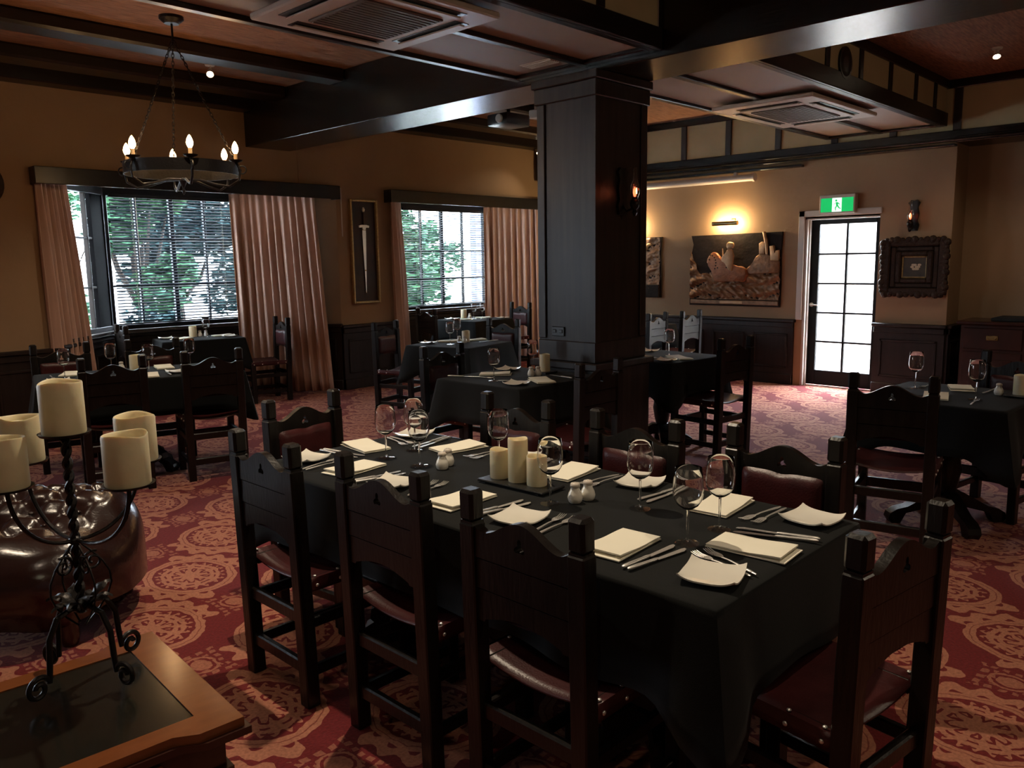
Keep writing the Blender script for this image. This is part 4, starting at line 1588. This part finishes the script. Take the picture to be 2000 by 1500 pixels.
def sofa(u, v):
    x = -.04 + 1.7 * u ** 1.5
    w_, z = pr(v)
    c = (.35, .30)
    e = 1
    if x < .26:
        e = sqrt(max(0, 1 - ((.26 - x) / .301) ** 2.2))
        e = .03 + .97 * e
    w2 = c[0] + (w_ - c[0]) * e
    z2 = (c[1] + (z - c[1]) * (e if z > c[1] else max(e, .55))) * .85
    if .12 < w_ < .72 and z > .5 and x > .10:
        m_ = min(1, (w_ - .14) / .10) * min(1, (.72 - w_) / .1) * min(1, (x - .10) / .12)
        z2 += tuft(x, w_ * 1.05) * max(0, m_)
    z2 += .004 * sin(x * 21) * sin(w_ * 17)
    return Vector((x, -w2, z2))


sbm = B().grid(sofa, 110, 90)
first_loop = [v for v in sbm.bm.verts if v.is_boundary and v.co.x < .3 and abs(v.co.x + .04) < 1e-4]
try:
    bmesh.ops.contextual_create(sbm.bm, geom=first_loop)
except Exception:
    pass
sbm.build('upholstery', M['sofa'], sf, 180)
bt = B()
for i in range(0, 9):
    for j in range(0, 8):
        if (i + j) % 2:
            continue
        x, y = i * .10, j * .10 / 1.05
        if x < .16 or y < .22 or y > .66:
            continue
        # height on the profile
        zz = (.55 + max(0, (y - .2)) * .33 if y < .54 else .66 - (y - .54) * .35) * .85
        bt.ball((x, -y, zz - .028), .012, 8, (1, 1, .5))
bt.build('buttons', M['sofa'], sf)
for x, y in ((.15, -.12), (.15, -.66), (1.4, -.12), (1.4, -.66)):
    B().lathe([(0, 0), (.03, 0), (.04, .04), (.035, .14), (0, .14)], 14, Matrix.Translation((x, y, 0))).build('foot', M['mahogany_dark'], sf)


# ================================================================== CHANDELIER
chx, chy, chz = 2.77, 6.02, 2.215
ch = thing('chandelier', 'iron wheel chandelier with lit candle bulbs on three chains', 'chandelier', (chx, chy, chz))
RR = .40
B().lathe([(RR - .006, -.0), (RR, -.0), (RR, .085), (RR - .006, .085), (RR - .006, 0)], 48).build('wheel_ring', I_, ch)
B().lathe([(0, CZ - chz - .05), (.05, CZ - chz - .05), (.085, CZ - chz - .02), (.085, CZ - chz), (0, CZ - chz)], 24).build('ceiling_rose', I_, ch)
B().tube([(0, 0, CZ - chz - .05), (0, 0, CZ - chz - .17)], .008, 8).build('hanger', I_, ch)
B().lathe([(0, -.14), (.008, -.13), (.012, -.11), (.006, -.09), (.02, -.06), (.03, -.04), (.012, -.02), (0, -.015)], 14).build('finial', I_, ch)
for k in range(6):
    a = radians(14) + k * pi / 3
    d_ = Vector((cos(a), sin(a), 0))
    pts = [d_ * (RR + .004) + Zv * .085, d_ * (RR + .03) + Zv * .03, d_ * (RR + .015) + Zv * -.04, d_ * (RR - .06) + Zv * -.085, d_ * (RR - .15) + Zv * -.07, d_ * (RR - .27) + Zv * -.035, d_ * .02 + Zv * -.03]
    B().tube(pts, .009, 8).build('scroll_bracket', I_, ch)
    B().tube(scroll(d_ * (RR + .045) + Zv * .035, .028, .028, 0, 1, d_, Zv, 16)[:-1], .005, 6, closed=True).build('side_ring', I_, ch)
    c_ = d_ * (RR - .0)
    B().lathe([(0, .085), (.012, .085), (.045, .098), (.05, .106), (.044, .106), (0, .094)], 18, Matrix.Translation(c_)).build('drip_pan', I_, ch)
    B().lathe([(0, .094), (.013, .094), (.013, .150), (0, .150)], 12, Matrix.Translation(c_)).build('candle_sleeve', M['candle_sleeve'], ch)
    B().lathe([(0, .150), (.012, .152), (.021, .170), (.024, .186), (.018, .212), (.008, .232), (0, .240)], 14, Matrix.Translation(c_)).build('bulb', M['bulb'], ch)
    lamp('bulb_light', (chx + c_.x, chy + c_.y, chz + .25), 1.3, (1, .56, .25), .02)
for k in range(3):
    a = radians(74) + k * 2 * pi / 3
    p0 = Vector((cos(a) * (RR - .003), sin(a) * (RR - .003), .09))
    p1 = Vector((cos(a) * .008, sin(a) * .008, CZ - chz - .17))
    dv = (p1 - p0)
    n = 34
    cb = B()
    q = dv.to_track_quat('Z', 'Y').to_matrix().to_4x4()
    for j in range(n):
        c_ = p0.lerp(p1, (j + .5) / n)
        Mx = Matrix.Translation(c_) @ q @ Matrix.Rotation(pi / 2 * (j % 2), 4, 'Z')
        l_ = dv.length / n * .78
        pts = [Mx @ Vector((.0085 * cos(t_), 0, l_ * sin(t_))) for t_ in [2 * pi * i / 10 for i in range(10)]]
        cb.tube(pts, .0028, 5, closed=True)
    cb.build('chain', I_, ch)

# ceiling spotlights in view
def spotlight(x, y, zc, label, aim, drop=.12):
    t = thing('spotlight', label, 'spotlight', (x, y, zc - drop))
    B().lathe([(0, drop - .015), (.04, drop - .015), (.045, drop), (0, drop)], 18).build('base', M['white_plastic'], t)
    d_ = (Vector(aim) - Vector((x, y, zc - drop))).normalized()
    B().tube([(0, 0, drop - .01), (.01, 0, drop * .5), (0, 0, .0)], .006, 8).build('arm', M['white_plastic'], t)
    Mx = d_.to_track_quat('Z', 'Y').to_matrix().to_4x4()
    h_ = B().lathe([(0, -.045), (.016, -.045), (.02, -.03), (.022, 0), (.034, .03), (.034, .034), (.030, .034), (.020, .005), (0, .005)], 18, Mx).build('head', M['white_plastic'], t)
    B().lathe([(0, .022), (.024, .022), (.024, .026), (0, .026)], 14, Mx).build('lens', M['spot_lens'], h_)
    return t


spotlight(3.62, 7.17, CZ, 'small lit spotlight on the ceiling beside the chandelier chains', (2.6, 5.4, 1.4), .07)
spotlight(8.30, 2.06, CZ, 'small lit spotlight on the ceiling above the sideboard', (7.2, 1.6, 1.2), .05)
spotlight(9.22, 8.28, CZ, 'white lit spotlight on an arm in the corner beside the pillar', (9.1, 7.2, 1.9), .17)

# ================================================================== CASSETTES, PROJECTOR, SCREEN
def cassette(x, y, wx, wy, z, label, open_side=False):
    t = thing('air_conditioner', label, 'air conditioner', (x, y, z))
    B().box(-wx / 2, wx / 2, -wy / 2, wy / 2, -.001, .035, .008).build('fascia', M['white_plastic'], t, 0)
    gx, gy = wx * .27, wy * .27
    gb = B().box(-gx, gx, -gy, gy, -.012, 0, .004)
    for k in range(14):
        yy = -gy + 2 * gy * (k + .5) / 14
        gb.box(-gx + .02, gx - .02, yy - .006, yy + .006, -.016, -.011)
    gb.build('grille', M['grey_grille'], t, 0)
    for (cx_, cy_, sx, sy) in ((0, wy * .385, wx * .30, .05), (0, -wy * .385, wx * .30, .05), (wx * .385, 0, .05, wy * .30), (-wx * .385, 0, .05, wy * .30)):
        o = B().box(cx_ - sx, cx_ + sx, cy_ - sy, cy_ + sy, -.004, 0).build('air_slot', M['black_plastic'], t, 0)
        if sx > sy:
            B().box(cx_ - sx + .01, cx_ + sx - .01, cy_ - .012, cy_ + .028, -.018, -.008, .003).build('louvre', M['white_plastic'], o, 0)
        else:
            B().box(cx_ - .012, cx_ + .028, cy_ - sy + .01, cy_ + sy - .01, -.018, -.008, .003).build('louvre', M['white_plastic'], o, 0)
    return t


cassette(2.80, 3.66, .96, .92, SZ - .03 - .035, 'square white ceiling cassette air conditioner in the soffit above the front table')
cassette(7.30, 3.40, 1.40, .92, SZ - .03 - .035, 'long white ceiling cassette air conditioner in the soffit beyond the pillar')

pj = thing('projector', 'black projector hanging from the ceiling beyond the main beam', 'projector', (6.45, 6.20, 2.97))
B().box(-.18, .18, -.15, .15, 0, .12, .02, None, 2).build('body', M['black_plastic'], pj)
B().lathe([(0, 0), (.04, 0), (.045, .02), (.04, .03), (0, .03)], 18, Matrix.Translation((-.18, -.05, .06)) @ Matrix.Rotation(radians(-90), 4, 'Y')).build('lens', M['steel'], pj)
B().tube([(0, 0, .12), (0, 0, CZ - 2.97)], .02, 10).build('mount', M['black_plastic'], pj)
du = B().box(-.8, .8, -.09, .09, 0, .09, .01)
du = du.build('cable_duct', M['white_gloss'], None, 0, (7.75, 6.28, CZ - .2))
tag(du, 'pale boxed cable duct under the ceiling behind the projector', 'duct')
B().box(-.78, -.74, -.02, .02, .09, .2).box(.74, .78, -.02, .02, .09, .2).build('bracket', M['white_gloss'], du, 0)
sc = thing('projection_screen', 'white rolled-up projection screen tube high on the door wall', 'screen', (9.405, 5.95, 2.525))
Mx = Matrix.Rotation(radians(90), 4, 'X')
B().lathe([(0, -1.05), (.042, -1.05), (.042, 1.05), (0, 1.05)], 18, Mx).build('case', M['white_gloss'], sc)
for y in (-1.06, 1.06):
    B().lathe([(0, -.014), (.05, -.014), (.05, .014), (0, .014)], 18, Matrix.Translation((0, y, 0)) @ Mx).build('end_cap', M['white_plastic'], sc)
for y in (-.8, .8):
    B().box(.0, .05, y - .02, y + .02, -.02, .08, .004).build('bracket', M['white_gloss'], sc, 0)
cbx = thing('corner_box', 'slim black upright box hanging in the corner beside the pillar', 'speaker', (9.36, 8.30, 2.72))  # dark vertical bar in the corner, built as a slim grilled box
B().box(-.06, .06, -.05, .05, 0, .42, .006).build('cabinet', M['black_plastic'], cbx, 0)
B().box(-.05, .05, -.056, -.05, .02, .40, .002).build('grille', M['grey_grille'], cbx, 0)


# ================================================================== WALL THINGS
# local: X along the wall (to the right seen from the room), Y out of the wall, Z up
def wallframe(x, y, z, rz):
    return (x, y, z), rz


sw = thing('sword_picture', 'tall gilt-framed box picture with silver sword on maroon', 'picture', (6.115, WY - .002, 1.06), pi)
# after turning, local +y points into the room
w2, h2 = .205, 1.27
for nm, bx in (('frame_side', (-w2, -w2 + .028, 0, .05, 0, h2)), ('frame_side', (w2 - .028, w2, 0, .05, 0, h2)), ('frame_side', (-w2 + .028, w2 - .028, 0, .05, 0, .028)), ('frame_side', (-w2 + .028, w2 - .028, 0, .05, h2 - .028, h2))):
    B().box(*bx, .006).build(nm, M['gilt'], sw, 0)
B().box(-w2 + .028, w2 - .028, 0, .012, .028, h2 - .028).build('mount', M['red_mat'], sw, 0)
Mw = Matrix(((1, 0, 0, 0), (0, 0, 1, 0), (0, 1, 0, 0), (0, 0, 0, 1)))
swd = B().prism([(-.004, .13), (.004, .13), (.027, .86), (.024, .93), (-.024, .93), (-.027, .86)], .018, .026, Mw).build('blade', M['steel'], sw, 30)
B().prism([(-.075, .955), (-.07, .93), (-.03, .935), (-.015, .905), (.015, .905), (.03, .935), (.07, .93), (.075, .955), (.03, .965), (-.03, .965)], .014, .034, Mw).build('crossguard', M['steel'], sw, 30)
B().tube([(0, .024, .965), (0, .024, 1.12)], [.010, .012], 10).build('grip', M['red_mat'], sw)
B().lathe([(0, 1.12), (.014, 1.125), (.02, 1.15), (.012, 1.175), (0, 1.18)], 14, Matrix.Translation((0, .024, 0))).build('pommel', M['steel'], sw)
hb = B().box(-.012, .012, .012, .03, .40, .415, .002).box(-.03, .03, .012, .03, .90, .912, .002)
hb.build('peg', M['brass'], sw, 0)

# dark plaque cut by the left edge of the frame
pq = thing('wall_plaque', 'dark round wall plaque at the frame edge left of the wide window', 'plaque', (2.02, WY - .002, 2.30), 0)
B().lathe([(0, 0), (.205, 0), (.21, .012), (.19, .02), (.16, .014), (0, .02)], 36, Matrix.Rotation(radians(90), 4, 'X')).build('disc', M['carved'], pq)
B().lathe([(0, .018), (.05, .018), (.04, .035), (0, .04)], 20, Matrix.Rotation(radians(90), 4, 'X')).build('boss', M['carved'], pq)

# ---- copper reliefs on the door wall: local x runs along -Y of the room, y out of the wall
def noise(x, z, s=0):
    return sin(x * 23 + 2.1 * sin(z * 17 + s)) * sin(z * 31 + 1.7 * sin(x * 13 + s)) + .5 * sin(x * 61 + z * 47 + s)


def relief(yc, z0, wd, ht, label, rider):
    t = thing('copper_relief', label, 'artwork', (WX - .002, yc, z0), R90)
    hw = wd / 2
    out = [(-hw, .0), (hw * .99, .0), (hw * 1.0, ht * .35), (hw * .985, ht * .7), (hw * 1.0, ht), (-hw * .98, ht * .985), (-hw * .93, ht * .86), (-hw * .985, ht * .68), (-hw * 1.0, ht * .3)]
    B().prism(out, 0, .03, Mw).build('backing', M['bronze_dark'], t, 30)
    if rider:
        sky = B()
        sky.grid(lambda u, v: Vector(((u - .5) * wd * .93, .033 + .002 * noise(u, v * 3), ht * (.45 + .52 * v))), 30, 20)
        sky.build('sky_panel', M['bronze_dark'], t, 60)

        def skyline(x):
            f = (x + hw) / wd
            if f < .1:
                return ht * (.80 - .30 * f / .1)
            if f < .62:
                return ht * (.50 - .04 * sin(f * 9))
            return ht * (.47 + .20 * ((f - .62) / .38) ** .8 + .01 * sin(f * 70))
        land = B()

        def lf(u, v):
            x = -hw * .985 + wd * .985 * u
            z = .085 + (skyline(x) - .085) * v
            ripple = .012 * sin(38 * (z / ht) + 5 * sin(x * 5) + 6 * x) + .007 * noise(x * 1.6, z * 2)
            body = .028 * exp(-((x - .02) / .26) ** 2 - ((z - ht * .34) / .13) ** 2)
            return Vector((x, .045 + ripple * 1.1 + body, z))
        land.grid(lf, 90, 60)
        land.build('landscape', M['bronze'], t, 180)
        def cut(nm, polys, d0, d1, m_, bev=.012):
            bb_ = B()
            for pl_ in polys:
                bb_.prism([((px_ - 1155) / 795, (1280 - py_) / 905) for px_, py_ in pl_], d0, d1, Mw)
            bmesh.ops.bevel(bb_.bm, geom=[e_ for e_ in bb_.bm.edges], offset=bev, segments=2, affect='EDGES', profile=.5, clamp_overlap=True)
            return bb_.build(nm, M[m_], t, 50)
        cut('crag', [[(1290, 870), (1320, 835), (1380, 790), (1400, 720), (1440, 690), (1530, 690), (1590, 740), (1650, 770), (1650, 900), (1290, 920)]], .034, .066, 'bronze')
        cut('castle', [[(1435, 575), (1465, 555), (1500, 562), (1490, 600), (1496, 695), (1440, 695)], [(1466, 445), (1490, 445), (1520, 540), (1532, 695), (1505, 695), (1494, 565)], [(1546, 605), (1590, 600), (1598, 690), (1606, 690), (1612, 655), (1642, 650), (1645, 765), (1560, 765)]], .034, .072, 'bronze_light', .006)
        cut('horse', [[(868, 785), (876, 735), (905, 685), (940, 655), (985, 668), (1022, 712), (1042, 775), (1100, 810), (1180, 828), (1260, 822), (1310, 850), (1330, 930), (1290, 1010), (1180, 980), (1080, 1010), (960, 1000), (928, 900), (922, 838), (900, 800)]], .05, .095, 'bronze_red', .018)
        mb = B()
        for px_, py_ in ((915, 690), (940, 700), (962, 722), (975, 750), (980, 782), (978, 815), (970, 850), (905, 745), (1000, 840), (1100, 835)):
            mb.ball(((px_ - 1155) / 795, .095, (1280 - py_) / 905), .010, 8)
        mb.build('mane_studs', M['bronze_dark'], t)['kind'] = 'stuff'
        cut('rider', [[(1048, 715), (1046, 765), (1100, 785), (1128, 870), (1166, 880), (1186, 705), (1172, 642), (1142, 620), (1110, 632), (1082, 700)]], .085, .115, 'bronze_light', .012)
        cut('rider_head', [[(1106, 562), (1130, 545), (1176, 558), (1187, 590), (1166, 622), (1116, 632), (1100, 600)]], .085, .118, 'bronze_light', .010)
        B().tube([(-.118, .10, (1280 - 725) / 905), (-.126, .10, (1280 - 620) / 905)], [.008, .006], 8).build('rider_sword', M['bronze_light'], t)
        B().box(-hw * .97, hw * .97, .03, .048, .02, .075, .006).build('border', M['bronze'], t, 0)
        B().box(-.18, .14, .046, .054, .03, .065, .004).build('name_plate', M['bronze_light'], t, 0)
    else:
        land = B()

        def lf(u, v):
            x = -hw * .98 + wd * .98 * u * .995
            z = ht * (.01 + .98 * v)
            return Vector((x, .04 + .010 * noise(x * 2.2, z * 2.2, 1) + .008 * sin(30 * z + 4 * sin(7 * x)), z))
        land.grid(lf, 70, 60)
        land.build('landscape', M['bronze'], t, 180)
        lv = B()
        for k in range(26):
            lv.ball((-hw * .8 + wd * .8 * ((k * 37) % 26) / 26, .05, ht * (.30 + .6 * ((k * 11) % 26) / 26)), .03, 8, (1.4, .3, .7))
        lv.build('foliage_relief', M['bronze_light'], t, 60)
        B().box(-hw * .97, hw * .97, .03, .055, .0, ht * .22, .01).build('border', M['bronze_dark'], t, 0)
    for c_ in t.children:
        # local x runs to the left as seen from the room, so turn the design round
        c_.data.transform(Matrix.Diagonal((-1, 1, 1, 1)))
        c_.data.flip_normals()
    return t


relief(5.165, .945, 1.27, .915, 'beaten copper relief of a horseman and castle under its picture lamp', True)
relief(7.00, 1.03, 1.50, .82, 'pale beaten copper relief panel half hidden behind the pillar', False)


def picture_lamp(y, z, label, power):
    t = thing('picture_lamp', label, 'picture lamp', (WX, y, z))
    Mx_ = Matrix.Rotation(radians(90), 4, 'X')
    B().lathe([(0, -.175), (.026, -.175), (.028, -.165), (.026, -.15), (.026, .15), (.028, .165), (.026, .175), (0, .175)], 18, Matrix.Translation((-.13, 0, 0)) @ Mx_).build('shade', M['brass'], t)
    pts = [Vector((-.13, .0, .02))] + [Vector((-.065 - .065 * cos(a), -.05 * sin(a / 2), .02 + .14 * sin(a))) for a in [pi * k / 12 for k in range(13)]]
    B().tube(pts, .005, 8).build('arm', M['brass'], t)
    B().box(-.012, 0, -.08, -.02, -.02, .06, .004).build('wall_plate', M['brass'], t, 0)
    for dy in (-.11, 0, .11):
        lamp('picture_light', (WX - .085, y + dy, z - .0), power * 1.15, (1, .70, .36), .02)
    return t


picture_lamp(5.25, 1.985, 'brass tube picture lamp glowing over the copper horseman relief', 9.0)
picture_lamp(6.75, 1.985, 'brass tube picture lamp glowing behind the pillar edge', 9.0)

# ---- exit sign
ex = thing('exit_sign', 'lit green running-man exit sign over the glazed door', 'sign', (WX - .02, 3.86, 2.05), R90)
B().box(-.205, .205, -.02, .065, -.012, .205, .008).build('case', M['white_plastic'], ex, 0)
for x0, x1 in ((-.185, -.055), (.055, .185)):
    B().box(x0, x1, .065, .068, .01, .165).build('green_panel', M['green'], ex, 0)
wp = B().box(-.055, .055, .065, .068, .01, .165).build('door_pictogram', M['exit_white'], ex, 0)
fg = B()
fg.ball((.008, .070, .135), .012, 10, (1, .15, 1))
for pts in ([(-.012, .115), (.012, .118), (.006, .075), (-.014, .078)], [(-.012, .082), (.004, .080), (.022, .052), (.010, .048)], [(.012, .052), (.022, .054), (.014, .022), (.006, .024)], [(-.014, .082), (0, .076), (-.022, .048), (-.032, .054)], [(-.030, .056), (-.022, .048), (-.046, .038), (-.048, .046)], [(.008, .114), (.014, .104), (.036, .090), (.032, .098)], [(-.012, .114), (-.008, .104), (-.034, .086), (-.036, .094)]):
    fg.prism(pts, .068, .0695, Mw)
fg.build('running_figure', M['green'], wp, 0)

# ---- small ornate picture beside the door
op_ = thing('ornate_picture', 'small dark flower painting in a heavy carved frame beside the door', 'picture', (WX - .002, 3.005, 1.125), R90)
for k, (a0, a1, d0, m_) in enumerate(((.335, .25, .07, 'carved'), (.25, .19, .045, 'carved'), (.19, .135, .06, 'carved'), (.135, .115, .035, 'gilt'))):
    asp = .90
    for nm, bx in (('side', (-a0, -a1, -a0 * asp, a0 * asp)), ('side', (a1, a0, -a0 * asp, a0 * asp)), ('side', (-a1, a1, -a0 * asp, -a1 * asp)), ('side', (-a1, a1, a1 * asp, a0 * asp))):
        B().box(bx[0], bx[1], 0, d0, .30 + bx[2], .30 + bx[3], .012).build('frame_' + nm, M[m_], op_, 0)
R_ = random.Random(5)
orn = B()
for k in range(44):
    a = 2 * pi * k / 44
    cx_, cz_ = .325 * max(-1, min(1, 1.35 * cos(a))), .295 * max(-1, min(1, 1.35 * sin(a)))
    orn.ball((cx_, .06, .30 + cz_), .026 + .008 * (k % 3), 8, (1, .55, 1))
orn.build('carved_edge', M['carved'], op_, 60)
B().box(-.118, .118, 0, .02, .30 - .105, .30 + .105).build('canvas', M['canvas'], op_, 0)
fl = B()
for k in range(9):
    fl.ball((-.03 + .018 * (k % 4) - .01 * (k // 4), .022, .30 - .02 + .022 * (k // 3)), .017, 8, (1.2, .2, .8))
fl.build('painted_flowers', M['petal'], op_, 60)


# ---- oil-lamp wall sconces
def sconce(x, y, z, rz, label, lit):
    t = thing('wall_sconce', label, 'wall lamp', (x, y, z), rz)
    bp = [(-.045, -.16), (.045, -.16), (.06, -.10), (.04, -.05), (.055, .02), (.04, .09), (.06, .14), (.03, .17), (0, .16), (-.03, .17), (-.06, .14), (-.04, .09), (-.055, .02), (-.04, -.05), (-.06, -.10)]
    B().prism(bp, .0, .022, Mw).build('back_plate', M['wood'], t, 30)
    B().tube([(0, .02, -.10), (0, .05, -.135), (0, .10, -.12), (0, .12, -.085)], .009, 8).build('bracket', M['iron'], t)
    B().lathe([(0, -.175), (.010, -.17), (.02, -.15), (.012, -.13), (.03, -.11), (.036, -.085), (.03, -.065), (.018, -.055), (.024, -.045), (0, -.045)], 18, Matrix.Translation((0, .12, 0))).build('font', M['iron'], t)
    gl_ = [(.022, -.045), (.034, -.015), (.036, .01), (.028, .045), (.017, .075), (.0145, .11), (.0145, .16)]
    B().lathe(gl_ + [(r - .0012, z_) for r, z_ in gl_[::-1]] + [gl_[0]], 22, Matrix.Translation((0, .12, 0))).build('chimney', M['glass'], t, 60)
    bl = B().lathe([(0, -.04), (.008, -.035), (.014, -.012), (.010, .014), (0, .03)], 14, Matrix.Translation((0, .12, 0))).build('flame_bulb', M['red_bulb'], t)
    B().tube([(0, .135, -.02), (.003, .136, .0), (-.002, .134, .022)], [.003, .0045, .001], 6).build('filament', M['red_filament'], bl)
    lamp('sconce_light', (x + .16 * cos(rz + R90), y + .16 * sin(rz + R90), z + .01), .10, (1, .12, .04), .02)
    return t


sconce(4.845, PY0 - .002, 2.03, pi, 'oil-lamp wall sconce with red glowing bulb on the pillar', True)
sconce(WX - .002, 3.045, 1.975, R90, 'small red-glowing wall sconce above the ornate flower picture', True)

# ---- sideboard
sd = thing('sideboard', 'reddish dark sideboard with brass pulls against the recessed wall', 'sideboard', (9.36, 1.55, 0))
MD = M['mahogany_dark']
B().box(.02, .53, -.95, .93, .06, .83, .006).build('carcass', MD, sd, 0)
B().box(-.02, .54, -1.0, .97, .83, .87, .012).build('worktop', MD, sd, 0)
B().box(.0, .53, -.96, .94, 0, .06, .004).build('plinth', MD, sd, 0)
for y0, y1 in ((.36, .90), (-.25, .32), (-.92, -.29)):
    dr_ = B().box(.005, .02, y0, y1, .58, .80, .006).build('drawer', MD, sd, 0)
    hb_ = B().box(-.004, .006, (y0 + y1) / 2 - .055, (y0 + y1) / 2 + .055, .675, .725, .008)
    hb_.tube([(-.004, (y0 + y1) / 2 - .04, .70), (-.02, (y0 + y1) / 2 - .03, .685), (-.02, (y0 + y1) / 2 + .03, .685), (-.004, (y0 + y1) / 2 + .04, .70)], .005, 8)
    hb_.build('pull', M['brass'], dr_)
    d2 = B().box(.005, .02, y0, y1, .09, .555, .006).build('cupboard_door', MD, sd, 0)
    B().box(-.002, .006, y0 + .08, y1 - .08, .16, .48, .006).build('raised_panel', MD, d2, 0)
rn = B().box(-.02, .42, -.95, .62, 0, .035, .012, None, 2).build('folded_runner', M['felt'], None, 40, (9.44, 1.60, .87))
tag(rn, 'folded black runner lying on top of the sideboard', 'runner')
